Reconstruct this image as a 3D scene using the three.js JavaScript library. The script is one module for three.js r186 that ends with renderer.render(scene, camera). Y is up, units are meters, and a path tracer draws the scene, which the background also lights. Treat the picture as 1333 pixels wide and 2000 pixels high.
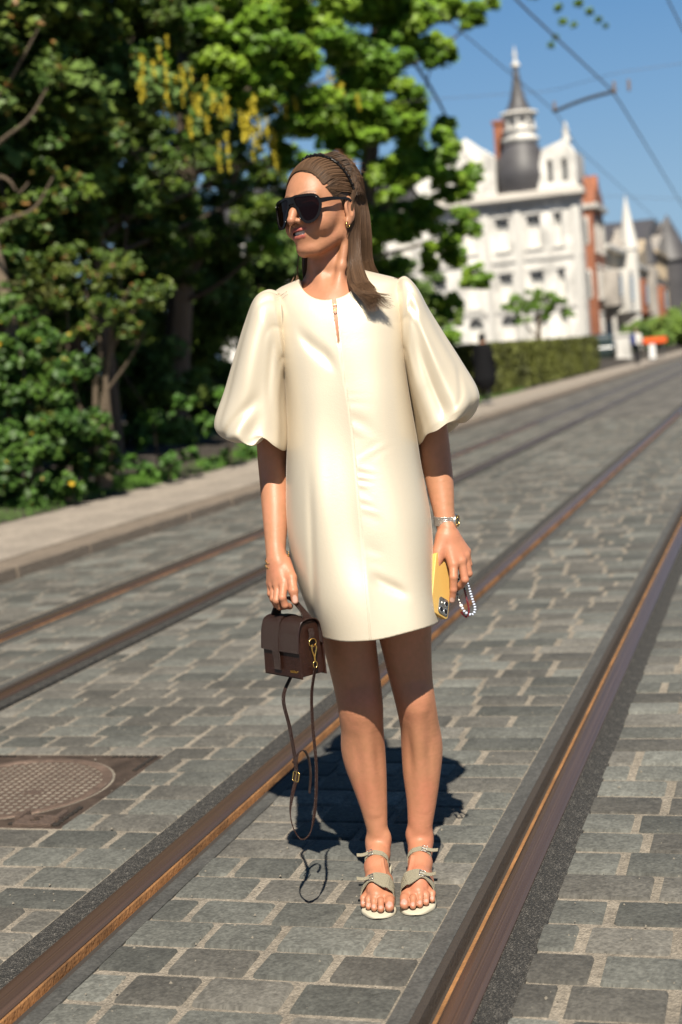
import * as THREE from 'three';
import { mergeGeometries } from 'three/addons/utils/BufferGeometryUtils.js';
import { RoundedBoxGeometry } from 'three/addons/geometries/RoundedBoxGeometry.js';
import { FontLoader } from 'three/addons/loaders/FontLoader.js';
import { TextGeometry } from 'three/addons/geometries/TextGeometry.js';

// ---------- camera, sky, sun, exposure ----------
// world: street runs along -z, x to the right, metres; camera stands between the tracks at 1.3 m
const scene = new THREE.Scene();
const camera = new THREE.PerspectiveCamera(39.62, 1333 / 2000, 0.05, 1200);
camera.position.set(0, 1.3, 0);
camera.up.set(0.04841217, 0.99101814, -0.12465678);
camera.lookAt(-0.29924752, 1.3 - 0.10467949, -0.94841612);
camera.focus = 3.36;
camera.userData.fStop = 2.7;

const SW = 256, SH = 256, skyData = new Float32Array(SW * SH * 4);
const skyStops = [[-90, 0.0575, 0.0575, 0.0543], [-2, 0.1469, 0.1661, 0.1789], [0, 0.2044, 0.2939, 0.3769], [5, 0.1674, 0.2683, 0.3706], [9, 0.1182, 0.2204, 0.3514], [13, 0.0805, 0.1789, 0.3258], [20, 0.0486, 0.115, 0.2332], [35, 0.0217, 0.0524, 0.115], [60, 0.0096, 0.0237, 0.0543], [90, 0.007, 0.0179, 0.0415]];
for (let j = 0; j < SH; j++) {
  const el = ((j + .5) / SH - .5) * 180;
  let k = 0; while (k < skyStops.length - 2 && el > skyStops[k + 1][0]) k++;
  const a = skyStops[k], b = skyStops[k + 1], t = Math.min(1, Math.max(0, (el - a[0]) / (b[0] - a[0])));
  for (let i = 0; i < SW; i++) { const o = (j * SW + i) * 4; for (let c = 0; c < 3; c++) skyData[o + c] = a[c + 1] + (b[c + 1] - a[c + 1]) * t; skyData[o + 3] = 1; }
}
const skyTex = new THREE.DataTexture(skyData, SW, SH, THREE.RGBAFormat, THREE.FloatType);
skyTex.mapping = THREE.EquirectangularReflectionMapping; skyTex.magFilter = skyTex.minFilter = THREE.LinearFilter; skyTex.needsUpdate = true;
scene.background = skyTex; scene.environment = skyTex;

const sun = new THREE.DirectionalLight(new THREE.Color(1, .93, .80), 5);
sun.position.set(.207 * 40 - 1, .7716 * 40, .6014 * 40 - 8); sun.target.position.set(-1, 0, -8);
sun.castShadow = true; sun.shadow.mapSize.set(4096, 4096);
Object.assign(sun.shadow.camera, { left: -30, right: 30, top: 30, bottom: -30, near: 1, far: 140 });
scene.add(sun, sun.target);
const renderer = new THREE.WebGLRenderer();
renderer.toneMapping = THREE.LinearToneMapping; renderer.toneMappingExposure = 1.8; renderer.shadowMap.enabled = true;

// ---------- helpers ----------
const V = (x, y, z) => new THREE.Vector3(x, y, z);
const C = (r, g, b) => new THREE.Color().setRGB(r, g, b);
function rng(seed) { let a = seed >>> 0; return () => { a = (a + 0x6D2B79F5) | 0; let t = Math.imul(a ^ (a >>> 15), 1 | a); t = (t + Math.imul(t ^ (t >>> 7), 61 | t)) ^ t; return ((t ^ (t >>> 14)) >>> 0) / 4294967296; }; }
const hash3 = (x, y, z) => { let h = Math.imul(x, 374761393) + Math.imul(y, 668265263) + Math.imul(z, 2147483647 ^ 1274126177); h = Math.imul(h ^ (h >>> 13), 1274126177); return ((h ^ (h >>> 16)) >>> 0) / 4294967296; };
function noise(x, y, z) {
  const X = Math.floor(x), Y = Math.floor(y), Z = Math.floor(z); let u = x - X, v = y - Y, w = z - Z; u = u * u * (3 - 2 * u); v = v * v * (3 - 2 * v); w = w * w * (3 - 2 * w);
  const L = (a, b, t) => a + (b - a) * t;
  return L(L(L(hash3(X, Y, Z), hash3(X + 1, Y, Z), u), L(hash3(X, Y + 1, Z), hash3(X + 1, Y + 1, Z), u), v), L(L(hash3(X, Y, Z + 1), hash3(X + 1, Y, Z + 1), u), L(hash3(X, Y + 1, Z + 1), hash3(X + 1, Y + 1, Z + 1), u), v), w) * 2 - 1;
}
const clamp = (x, a, b) => x < a ? a : x > b ? b : x, mix = (a, b, t) => a + (b - a) * t, sstep = (a, b, x) => { const t = clamp((x - a) / (b - a), 0, 1); return t * t * (3 - 2 * t); };
function lut(tab) { return (x) => { if (x <= tab[0][0]) return tab[0][1]; for (let i = 1; i < tab.length; i++) if (x <= tab[i][0]) { let t = (x - tab[i - 1][0]) / (tab[i][0] - tab[i - 1][0]); t = mix(t, t * t * (3 - 2 * t), .5); return mix(tab[i - 1][1], tab[i][1], t); } return tab[tab.length - 1][1]; }; }
function spline(tab) { return (x) => { const n = tab.length - 1; if (x <= tab[0][0]) return tab[0][1]; if (x >= tab[n][0]) return tab[n][1]; let k = 0; while (x > tab[k + 1][0]) k++; const sl = (i) => i <= 0 ? (tab[1][1] - tab[0][1]) / (tab[1][0] - tab[0][0]) : i >= n ? (tab[n][1] - tab[n - 1][1]) / (tab[n][0] - tab[n - 1][0]) : (tab[i + 1][1] - tab[i - 1][1]) / (tab[i + 1][0] - tab[i - 1][0]); const h = tab[k + 1][0] - tab[k][0], t = (x - tab[k][0]) / h, t2 = t * t, t3 = t2 * t; return (2 * t3 - 3 * t2 + 1) * tab[k][1] + (t3 - 2 * t2 + t) * h * sl(k) + (-2 * t3 + 3 * t2) * tab[k + 1][1] + (t3 - t2) * h * sl(k + 1); }; }
// tiling noise texture: list of [cells, weight] octaves -> grey in lo..hi
function noiseTex(size, octs, lo, hi, seed, stretchX = 1, curve = 1) {
  const r = rng(seed), d = new Uint8Array(size * size * 4), acc = new Float32Array(size * size); let wsum = 0;
  for (const [n0, w] of octs) {
    const nx = Math.max(1, Math.round(n0 * stretchX)), ny = n0, g = new Float32Array(nx * ny); for (let i = 0; i < g.length; i++) g[i] = r();
    wsum += w;
    for (let y = 0; y < size; y++) for (let x = 0; x < size; x++) {
      const fx = x / size * nx, fy = y / size * ny, X = Math.floor(fx), Y = Math.floor(fy); let u = fx - X, v = fy - Y; u = u * u * (3 - 2 * u); v = v * v * (3 - 2 * v);
      const a = g[(Y % ny) * nx + X % nx], b = g[(Y % ny) * nx + (X + 1) % nx], c = g[((Y + 1) % ny) * nx + X % nx], e = g[((Y + 1) % ny) * nx + (X + 1) % nx];
      acc[y * size + x] += w * mix(mix(a, b, u), mix(c, e, u), v);
    }
  }
  for (let i = 0; i < acc.length; i++) { const t = clamp((acc[i] / wsum - .5) * 1.7 + .5, 0, 1), v = mix(lo, hi, Math.pow(t, curve)) * 255; d[i * 4] = d[i * 4 + 1] = d[i * 4 + 2] = v; d[i * 4 + 3] = 255; }
  const t = new THREE.DataTexture(d, size, size); t.wrapS = t.wrapT = THREE.RepeatWrapping; t.magFilter = THREE.LinearFilter; t.minFilter = THREE.LinearMipmapLinearFilter; t.generateMipmaps = true; t.needsUpdate = true; return t;
}
const rep = (t, x, y) => { const c = t.clone(); c.repeat.set(x, y); c.needsUpdate = true; return c; };
const srgb = (t) => { t.colorSpace = THREE.SRGBColorSpace; return t; };
const TX = {
  speck: srgb(noiseTex(256, [[128, 1], [64, .7], [16, .5], [5, .5]], .66, 1, 11)),
  grit: srgb(noiseTex(256, [[128, 1.2], [96, 1], [12, .3]], .25, 1, 12, 1, 2.2)),
  fine: noiseTex(256, [[128, 1], [64, .6], [24, .5]], 0, 1, 13),
  rough: noiseTex(256, [[64, 1], [24, 1], [8, 1]], 0, 1, 14),
  patch: srgb(noiseTex(256, [[40, .5], [12, .8], [5, 1]], .72, 1, 15)),
  streak: srgb(noiseTex(256, [[3, 1], [5, .6], [40, .4]], .74, 1, 16, 16)),
};
const std = (color, roughness = .8, extra = {}) => new THREE.MeshStandardMaterial({ color, roughness, ...extra });
const phys = (color, roughness = .5, extra = {}) => new THREE.MeshPhysicalMaterial({ color, roughness, ...extra });

const taken = new Map();
function numbered(n) { const k = taken.get(n) ?? 0; taken.set(n, k + 1); return k ? n + '_' + String(k).padStart(3, '0') : n; }
function mesh(name, geo, mat, parent) { const m = new THREE.Mesh(Array.isArray(geo) ? merge(geo) : geo, mat); m.name = name; m.castShadow = m.receiveShadow = true; if (parent) parent.add(m); return m; }
function merge(list) {
  const L = list.map((g) => { g = g.index ? g.toNonIndexed() : g; const o = new THREE.BufferGeometry(); o.setAttribute('position', g.attributes.position); if (!g.attributes.normal) g.computeVertexNormals(); o.setAttribute('normal', g.attributes.normal); o.setAttribute('uv', g.attributes.uv ?? new THREE.BufferAttribute(new Float32Array(g.attributes.position.count * 2), 2)); if (g.attributes.color) o.setAttribute('color', g.attributes.color); return o; });
  return mergeGeometries(L);
}
function thing(name, label, category, pos = [0, 0, 0], turn = 0, group) { const o = new THREE.Group(); o.name = numbered(name); o.position.set(...pos); o.rotation.y = turn; o.userData = { label, category }; if (group) o.userData.group = group; scene.add(o); return o; }
function structure(name, geo, mat, label) { const m = mesh(numbered(name), geo, mat, scene); m.userData = { kind: 'structure', label: label, category: name.replace(/_/g, ' ') }; return m; }
function box(w, h, d, x, y, z) { return new THREE.BoxGeometry(w, h, d).translate(x, y, z); }
function rbox(w, h, d, x, y, z, r = .01, s = 2) { return new RoundedBoxGeometry(w, h, d, s, r).translate(x, y, z); }
function cyl(r0, r1, h, x, y, z, n = 16) { return new THREE.CylinderGeometry(r1, r0, h, n).translate(x, y + h / 2, z); }
function tube(pts, r, n = 24, s = 8, closed = false) { const c = new THREE.CatmullRomCurve3(pts.map((p) => p.isVector3 ? p : V(...p)), closed); return new THREE.TubeGeometry(c, n, r, s, closed); }
// tube whose radius follows radii along its points
function limb(pts, radii, n = 16, s = 7) {
  const c = new THREE.CatmullRomCurve3(pts.map((p) => V(...p))), g = new THREE.TubeGeometry(c, n, 1, s, false), P = g.attributes.position, q = V(), o = V();
  for (let i = 0; i <= n; i++) { const t = i / n, f = t * (radii.length - 1), k = Math.min(radii.length - 2, Math.floor(f)), r = mix(radii[k], radii[k + 1], f - k); c.getPointAt(t, o); for (let j = 0; j <= s; j++) { const a = i * (s + 1) + j; q.fromBufferAttribute(P, a).sub(o).multiplyScalar(r).add(o); P.setXYZ(a, q.x, q.y, q.z); } }
  g.computeVertexNormals(); return g;
}
// flat band of width w and thickness t along points; side(i,tangent) gives the width direction
function band(pts, sides, w, t, n = 24) {
  const c = new THREE.CatmullRomCurve3(pts.map((p) => V(...p))), sc = new THREE.CatmullRomCurve3(sides.map((p) => V(...p))), pos = [], uv = [], idx = [];
  const W = typeof w === 'function' ? w : () => w;
  for (let i = 0; i <= n; i++) {
    const f = i / n, p = c.getPoint(f), T = c.getTangent(f), s = sc.getPoint(f); s.addScaledVector(T, -s.dot(T)).normalize(); const nn = T.clone().cross(s).normalize(), hw = W(f) / 2, ht = t / 2;
    for (const [a, b] of [[-1, -1], [-1, 1], [-.85, 1.15], [.85, 1.15], [1, 1], [1, -1]]) { const q = p.clone().addScaledVector(s, a * hw).addScaledVector(nn, b * ht); pos.push(q.x, q.y, q.z); uv.push(f * 8, a); }
  }
  for (let i = 0; i < n; i++) for (let k = 0; k < 6; k++) { const a = i * 6 + k, b = i * 6 + (k + 1) % 6, d = a + 6, e = b + 6; idx.push(a, d, b, b, d, e); }
  for (const o of [0, n * 6]) for (let k = 1; k < 5; k++) o ? idx.push(o, o + k, o + k + 1) : idx.push(o, o + k + 1, o + k);
  const g = new THREE.BufferGeometry(); g.setAttribute('position', new THREE.Float32BufferAttribute(pos, 3)); g.setAttribute('uv', new THREE.Float32BufferAttribute(uv, 2)); g.setIndex(idx);
  const h = g.toNonIndexed(); h.computeVertexNormals(); return h;
}
function extrude(shape, depth, bevel = 0, seg = 2, curve = 10) { return new THREE.ExtrudeGeometry(shape, { depth, bevelEnabled: bevel > 0, bevelSize: bevel, bevelThickness: bevel, bevelSegments: seg, curveSegments: curve }); }
function tint(g, fn) { const P = g.attributes.position, a = new Float32Array(P.count * 3), c = [0, 0, 0]; for (let i = 0; i < P.count; i++) { const r = fn(P.getX(i), P.getY(i), P.getZ(i)) ; a[i * 3] = r[0]; a[i * 3 + 1] = r[1]; a[i * 3 + 2] = r[2]; } g.setAttribute('color', new THREE.BufferAttribute(a, 3)); return g; }

// naive surface nets over a distance function f(x,y,z); skips blocks far from the surface
function nets(f, lo, hi, cell) {
  const n = [0, 1, 2].map((k) => Math.ceil((hi[k] - lo[k]) / cell / 4) * 4 + 1), [nx, ny, nz] = n, val = new Float32Array(nx * ny * nz).fill(1), sx = 1, sy = nx, sz = nx * ny;
  const B = 4, half = cell * B * .5, lim = half * 1.7321 * 1.25 + cell;
  for (let bz = 0; bz < nz; bz += B) for (let by = 0; by < ny; by += B) for (let bx = 0; bx < nx; bx += B) {
    const d = f(lo[0] + bx * cell + half, lo[1] + by * cell + half, lo[2] + bz * cell + half), far = Math.abs(d) > lim;
    for (let z = bz; z < Math.min(nz, bz + B); z++) for (let y = by; y < Math.min(ny, by + B); y++) for (let x = bx; x < Math.min(nx, bx + B); x++) val[x + y * sy + z * sz] = far ? d : f(lo[0] + x * cell, lo[1] + y * cell, lo[2] + z * cell);
  }
  const id = new Int32Array(nx * ny * nz).fill(-1), pos = [], nor = [], idx = [], e = cell * .5;
  for (let z = 0; z < nz - 1; z++) for (let y = 0; y < ny - 1; y++) for (let x = 0; x < nx - 1; x++) {
    const o = x + y * sy + z * sz; let m = 0;
    for (let k = 0; k < 8; k++) if (val[o + (k & 1) + ((k >> 1) & 1) * sy + (k >> 2) * sz] < 0) m |= 1 << k;
    if (m === 0 || m === 255) continue;
    let px = 0, py = 0, pz = 0, c = 0;
    for (let a = 0; a < 8; a++) for (let ax = 0; ax < 3; ax++) { const b = a | (1 << ax); if (b === a) continue; if (((m >> a) & 1) === ((m >> b) & 1)) continue;
      const va = val[o + (a & 1) + ((a >> 1) & 1) * sy + (a >> 2) * sz], vb = val[o + (b & 1) + ((b >> 1) & 1) * sy + (b >> 2) * sz], t = va / (va - vb);
      px += (a & 1) + (ax === 0 ? t : 0); py += ((a >> 1) & 1) + (ax === 1 ? t : 0); pz += (a >> 2) + (ax === 2 ? t : 0); c++; }
    const X = lo[0] + (x + px / c) * cell, Y = lo[1] + (y + py / c) * cell, Z = lo[2] + (z + pz / c) * cell;
    id[o] = pos.length / 3; pos.push(X, Y, Z);
    let gx = f(X + e, Y, Z) - f(X - e, Y, Z), gy = f(X, Y + e, Z) - f(X, Y - e, Z), gz = f(X, Y, Z + e) - f(X, Y, Z - e); const l = Math.hypot(gx, gy, gz) || 1; nor.push(gx / l, gy / l, gz / l);
  }
  const quad = (a, b, c, d, flip) => { if (a < 0 || b < 0 || c < 0 || d < 0) return; flip ? idx.push(a, c, b, a, d, c) : idx.push(a, b, c, a, c, d); };
  for (let z = 1; z < nz - 1; z++) for (let y = 1; y < ny - 1; y++) for (let x = 1; x < nx - 1; x++) {
    const o = x + y * sy + z * sz, v = val[o] < 0;
    if (v !== (val[o + sx] < 0)) quad(id[o - sy - sz], id[o - sz], id[o], id[o - sy], !v);
    if (v !== (val[o + sy] < 0)) quad(id[o - sx - sz], id[o - sx], id[o], id[o - sz], !v);
    if (v !== (val[o + sz] < 0)) quad(id[o - sx - sy], id[o - sy], id[o], id[o - sx], !v);
  }
  const g = new THREE.BufferGeometry(); g.setAttribute('position', new THREE.Float32BufferAttribute(pos, 3)); g.setAttribute('normal', new THREE.Float32BufferAttribute(nor, 3)); g.setIndex(idx);
  const uv = new Float32Array(pos.length / 3 * 2); for (let i = 0; i < uv.length / 2; i++) { uv[i * 2] = pos[i * 3] + pos[i * 3 + 2]; uv[i * 2 + 1] = pos[i * 3 + 1]; } g.setAttribute('uv', new THREE.BufferAttribute(uv, 2));
  return g;
}
const smin = (a, b, k) => { const h = Math.max(k - Math.abs(a - b), 0) / k; return Math.min(a, b) - h * h * k * .25; };
const smax = (a, b, k) => -smin(-a, -b, k);
const ell = (cx, cy, cz, rx, ry, rz) => (x, y, z) => { const a = (x - cx) / rx, b = (y - cy) / ry, c = (z - cz) / rz, k0 = Math.sqrt(a * a + b * b + c * c), k1 = Math.sqrt(a * a / rx / rx + b * b / ry / ry + c * c / rz / rz); return k1 < 1e-9 ? -Math.min(rx, ry, rz) : k0 * (k0 - 1) / k1; };
const cap = (a, b, r0, r1) => { const [ax, ay, az] = a, bx = b[0] - ax, by = b[1] - ay, bz = b[2] - az, l = bx * bx + by * by + bz * bz || 1e-9; return (x, y, z) => { const px = x - ax, py = y - ay, pz = z - az, h = clamp((px * bx + py * by + pz * bz) / l, 0, 1); return Math.hypot(px - bx * h, py - by * h, pz - bz * h) - (r0 + (r1 - r0) * h); }; };
function smooth(pts, n) { // Catmull-Rom through [x,y,z,r]
  const out = [], m = pts.length - 1; for (let i = 0; i <= n; i++) { const f = i / n * m, k = Math.min(m - 1, Math.floor(f)), t = f - k, a = pts[Math.max(0, k - 1)], b = pts[k], c = pts[k + 1], d = pts[Math.min(m, k + 2)]; out.push([0, 1, 2, 3].map((j) => .5 * (2 * b[j] + (c[j] - a[j]) * t + (2 * a[j] - 5 * b[j] + 4 * c[j] - d[j]) * t * t + (3 * b[j] - a[j] - 3 * c[j] + d[j]) * t * t * t))); }
  return out; }
function limbSDF(pts, n) { const P = smooth(pts, n), c = []; for (let i = 0; i < P.length - 1; i++) c.push(cap(P[i], P[i + 1], P[i][3], P[i + 1][3])); return (x, y, z) => { let d = 9; for (let i = 0; i < c.length; i++) { const q = c[i](x, y, z); if (q < d) d = q; } return d; }; }
function chain(pts, k) { const c = []; for (let i = 0; i < pts.length - 1; i++) c.push(cap(pts[i], pts[i + 1], pts[i][3], pts[i + 1][3])); return (x, y, z) => { let d = c[0](x, y, z); for (let i = 1; i < c.length; i++) d = smin(d, c[i](x, y, z), k); return d; }; }
// ---------- ground, road, rails, pavement ----------
function sheet(x0, x1, z0, z1, y, s = 1) { const g = new THREE.PlaneGeometry(x1 - x0, z1 - z0).rotateX(-Math.PI / 2).translate((x0 + x1) / 2, y, (z0 + z1) / 2), P = g.attributes.position, u = g.attributes.uv; for (let i = 0; i < P.count; i++) u.setXY(i, P.getX(i) / s, P.getZ(i) / s); return g; }
const mat = {};
mat.soil = std(C(.055, .042, .03), .95, { map: rep(TX.speck, 1, 1), bumpMap: rep(TX.rough, 1, 1), bumpScale: .03 });
mat.mortar = std(C(.29, .25, .20), .95, { map: rep(TX.speck, 2.5, 2.5), bumpMap: rep(TX.fine, 3, 3), bumpScale: .003 });
mat.stone = std(C(1, 1, 1), .78, { vertexColors: true, map: rep(TX.speck, 1.6, 1.6), bumpMap: rep(TX.rough, 5, 5), bumpScale: .0016 });
mat.asphalt = std(C(.17, .155, .135), .85, { map: rep(TX.grit, 5, 5), bumpMap: rep(TX.fine, 5, 5), bumpScale: .003 });
mat.lip = std(C(.085, .082, .075), .75, { map: rep(TX.speck, 2, 2), bumpMap: rep(TX.fine, 2, 2), bumpScale: .001 });
mat.railTop = std(C(.17, .105, .075), .36, { metalness: .55, map: rep(TX.streak, 4, .12), bumpMap: rep(TX.streak, 4, .12), bumpScale: .0006 });
mat.darkBrown = std(C(.035, .026, .02), .9, { bumpMap: rep(TX.rough, 6, 3), bumpScale: .002 });  // dark brown for rail guards and manhole corner ribs; dirt on the lid
mat.ironLight = std(C(.19, .13, .1), .65, { metalness: .3, map: rep(TX.patch, 3, 3), bumpMap: rep(TX.fine, 6, 6), bumpScale: .0012 });
mat.rust = std(C(.33, .155, .055), .9, { map: rep(TX.patch, 6, 1.3), bumpMap: rep(TX.rough, 6, 3), bumpScale: .002 });
mat.farRoad = std(C(.125, .115, .1), .9, { map: rep(TX.patch, .7, .25), bumpMap: rep(TX.rough, 2, 1), bumpScale: .008 });
mat.walk = std(C(.37, .315, .26), .92, { map: rep(TX.speck, 1, 1), bumpMap: rep(TX.fine, 1.5, 1.5), bumpScale: .004 });
mat.kerb = std(C(.24, .19, .145), .85, { map: rep(TX.speck, 1.5, 1.5), bumpMap: rep(TX.rough, 2, 2), bumpScale: .004 });
mat.iron = std(C(.11, .078, .06), .62, { metalness: .45, map: rep(TX.patch, 3, 3), bumpMap: rep(TX.fine, 6, 6), bumpScale: .0012 });

structure('ground', sheet(-400, 400, -600, 60, -.08, 2), mat.soil, 'bare dark earth beneath the street and gardens');
const RAILS = [{ x: -1.655, s: 1 }, { x: -.671, s: -1 }, { x: -3.25, s: -1 }, { x: -4.02, s: 1 }];
const road = structure('road', [[-.575, 9], [-1.53, -.80], [-3.115, -1.76], [-3.885, -3.385], [-5.14, -4.155]].map(([a, b]) => sheet(a, b, -24, 6, -.0045, 1)), mat.mortar, 'grey sett paved street with pale mortar joints');
{
  const r = rng(5), stones = [];
  function stone(x0, x1, z0, z1, far) {
    const w = (x1 - x0) / 2, d = (z1 - z0) / 2, cx = (x0 + x1) / 2, cz = (z0 + z1) / 2, j = () => (r() - .5) * .005, rc = .004 + r() * .007, pts = [];
    const cs = [[1, 1], [-1, 1], [-1, -1], [1, -1]];
    cs.forEach(([a, b], k) => { const P1 = [a * w, b * (d - rc)], P2 = [a * (w - rc * .3), b * (d - rc * .3)], P3 = [a * (w - rc), b * d], L = k % 2 ? [P3, P2, P1] : [P1, P2, P3]; for (const p of L) pts.push([p[0] + j() * .6, p[1] + j()]); });
    const top = (r() - .5) * .005 + .0015, tx = (r() - .5) * .03, tz = (r() - .5) * .03, pos = [], nor = [], idx = [], uv = [], col = [];
    const t = r(), warm = r(), base = t < .36 ? mix(.076, .096, r()) : t < .8 ? mix(.105, .138, r()) : mix(.145, .19, r());
    const c = warm < .5 ? [base * 1.1, base * 1.1, base * .97] : [base * 1.18, base * 1.1, base * .95];
    const push = (x, y, z) => { pos.push(cx + x, y, cz + z); uv.push(cx + x + cz * .37, cz + z); col.push(...c); };
    push(0, top + .0012, 0); nor.push(0, 1, 0);
    for (const p of pts) { push(p[0] * .965, top + p[0] * tx * .3 + p[1] * tz * .3, p[1] * .95); nor.push(p[0] * 1.2, 1, p[1] * 1.6); }
    for (const p of pts) { push(p[0] * 1.02, -.012, p[1] * 1.03); const q = Math.hypot(p[0], p[1]); nor.push(p[0] / q, .9, p[1] / q); }
    const n = pts.length; for (let k = 0; k < n; k++) { const a = 1 + k, b = 1 + (k + 1) % n; idx.push(0, b, a); idx.push(a, b, b + n, a, b + n, a + n); }
    const g = new THREE.BufferGeometry(); g.setAttribute('position', new THREE.Float32BufferAttribute(pos, 3)); g.setAttribute('uv', new THREE.Float32BufferAttribute(uv, 2)); g.setAttribute('color', new THREE.Float32BufferAttribute(col, 3)); g.setAttribute('normal', new THREE.Float32BufferAttribute(nor, 3)); g.normalizeNormals(); g.setIndex(idx);
    stones.push({ g, cx, cz });
  }
  const hole = [-2.862, -2.098, -4.40, -3.635];
  function zone(xa, xb, z0, z1, pitch, off) {
    let z = z0;
    while (z > z1) {
      const p = pitch * (1 + (r() - .5) * .07), za = z - p + .0075 + r() * .004, zb = z - .0065 - r() * .004; z -= p;
      let segs = [[xa, xb, za, zb]];
      if (xa < hole[0] && xb > hole[1] && za < hole[3] && zb > hole[2]) { segs = [[xa, hole[0], za, zb], [hole[1], xb, za, zb]]; if (zb > hole[3] + .03) segs.push([hole[0], hole[1], hole[3] + .004, zb]); if (za < hole[2] - .03) segs.push([hole[0], hole[1], za, hole[2] - .004]); }
      for (const [sa, sb, zlo, zhi] of segs) {
        let x = sa, first = true;
        while (x < sb - .03) {
          let w = .165 + r() * .075; if (first) { w *= .4 + r() * .7; first = false; }
          if (sb - (x + w) < .085) w = sb - x;
          const gap = .0095 + r() * .005; stone(x + (x > sa ? gap : .002), x + w - (x + w < sb - .001 ? gap : .002), zlo, zhi); x += w;
        }
      }
    }
  }
  zone(-.569, 2.6, -1.55, -9, .152, 0); zone(-.569, .6, -9, -23.8, .152, 0);
  zone(-1.524, -.806, -1.55, -23.8, .1455, 0);
  zone(-3.10, -1.768, -1.9, -23.8, .1445, 0);
  zone(-3.87, -3.40, -3, -23.8, .146, 0);
  zone(-5.10, -4.17, -5, -23.8, .146, 0);
  // the stones that show largest are single pieces; the rest of the paving is one part
  const seen = (s) => { const dx = s.cx, dz = s.cz, d = Math.hypot(dx, dz), a = Math.atan2(dx, -dz) * 57.3; return dz < -2.38 && a < -4.2 + (dz < -2.6 ? .8 : 0) && a > -31.5 ? d : 1e3 + d; };
  stones.sort((a, b) => seen(a) - seen(b));
  stones.slice(0, 290).forEach((s, i) => mesh(i ? 'paving_stone_' + String(i).padStart(3, '0') : 'paving_stone', s.g, mat.stone, road));
  const rest = mesh('distant_paving_stones', mergeGeometries(stones.slice(290).map((s) => s.g)), mat.stone, road); rest.userData.kind = 'stuff';
}
structure('far_road', sheet(-5.14, 9, -430, -24, -.003, 1), mat.farRoad, 'grey street surface running on into the distance');

// grooved tram rails: running head, rusty groove, grey edge strip, gritty asphalt strip
const railNames = ['brown grooved tram rail at left passing behind the woman', 'rusty grooved tram rail at right beside the sandals', 'nearer rail of the far track by the kerb', 'farther rail of the far track, next to the kerb'];
RAILS.forEach(({ x, s }, i) => {
  const t = thing('tram_rail', railNames[i], 'rail', [x, 0, -2], 0, 'tram rails along the street'), len = 120, z0 = 3.2;
  const ex = (pts, m, name, ly = 0) => { const sh = new THREE.Shape(pts.map(([a, b]) => new THREE.Vector2(a * s, b))); const g = new THREE.ExtrudeGeometry(sh, { depth: len, bevelEnabled: false, curveSegments: 2 }); g.translate(0, 0, z0 - len); const P = g.attributes.position, u = g.attributes.uv; for (let k = 0; k < P.count; k++) u.setXY(k, P.getX(k) + P.getY(k) * .7, P.getZ(k)); g.computeVertexNormals(); return mesh(name, g, m, t); };
  ex([[-.035, -.06], [-.035, .002], [-.028, .0065], [-.01, .0085], [.012, .0085], [.024, .0065], [.031, .002], [.034, -.004], [.0345, -.06]], mat.railTop, 'rail_head');
  ex([[.0346, -.07], [.0346, -.006], [.037, -.010], [.0395, -.034], [.044, -.037], [.061, -.037], [.061, -.07]], mat.rust, 'groove');
  ex([[.0611, -.07], [.0611, -.0375], [.066, -.034], [.071, -.004], [.077, -.0015], [.088, -.0015], [.088, -.07]], mat.darkBrown, 'guard');
  ex([[.0882, -.05], [.0882, -.0005], [.094, .001], [.132, .0005], [.134, -.05]], mat.lip, 'edge_strip');
  ex([[-.0352, -.05], [-.0352, -.002], [-.07, .001], [-.108, 0], [-.112, -.05]], mat.asphalt, 'asphalt_strip');
});

// kerb and pavement
const kerb = structure('kerb', box(.30, .10, 420, -5.27, .015, -206), mat.kerb, 'row of warm grey stone kerbs');
{ const r = rng(31); let z = -2; let k = 0; while (z > -60) { const l = .8 + r() * .35; const g = rbox(.315, .16, l - .012, -5.255 + (r() - .5) * .012, .007 + (r() - .5) * .006, z - l / 2, .018, 2); mesh(k ? 'kerb_stone_' + String(k).padStart(3, '0') : 'kerb_stone', g, mat.kerb, kerb); z -= l; k++; } }
structure('pavement', sheet(-6.95, -5.44, -430, 0, .082, 1), mat.walk, 'sunlit beige gritty footpath behind the kerb');
structure('garden_bed', (() => { const g = new THREE.PlaneGeometry(36, 130, 120, 200).rotateX(-Math.PI / 2).translate(-24.85, .13, -56), P = g.attributes.position, u = g.attributes.uv; for (let i = 0; i < P.count; i++) { const x = P.getX(i), z = P.getZ(i); P.setX(i, x + (x > -6.9 ? noise(1, 2, z * 1.3) * .09 : 0)); P.setY(i, .087 + sstep(-6.85, -7.25, x) * .045 + sstep(-6.9, -8.8, x) * .16 + noise(x * 1.6, 3, z * 1.6) * .05 * sstep(-6.9, -7.8, x)); u.setXY(i, x, z); } g.computeVertexNormals(); return g; })(), mat.soil, 'dark planting soil under the shrubs and trees');

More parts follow.
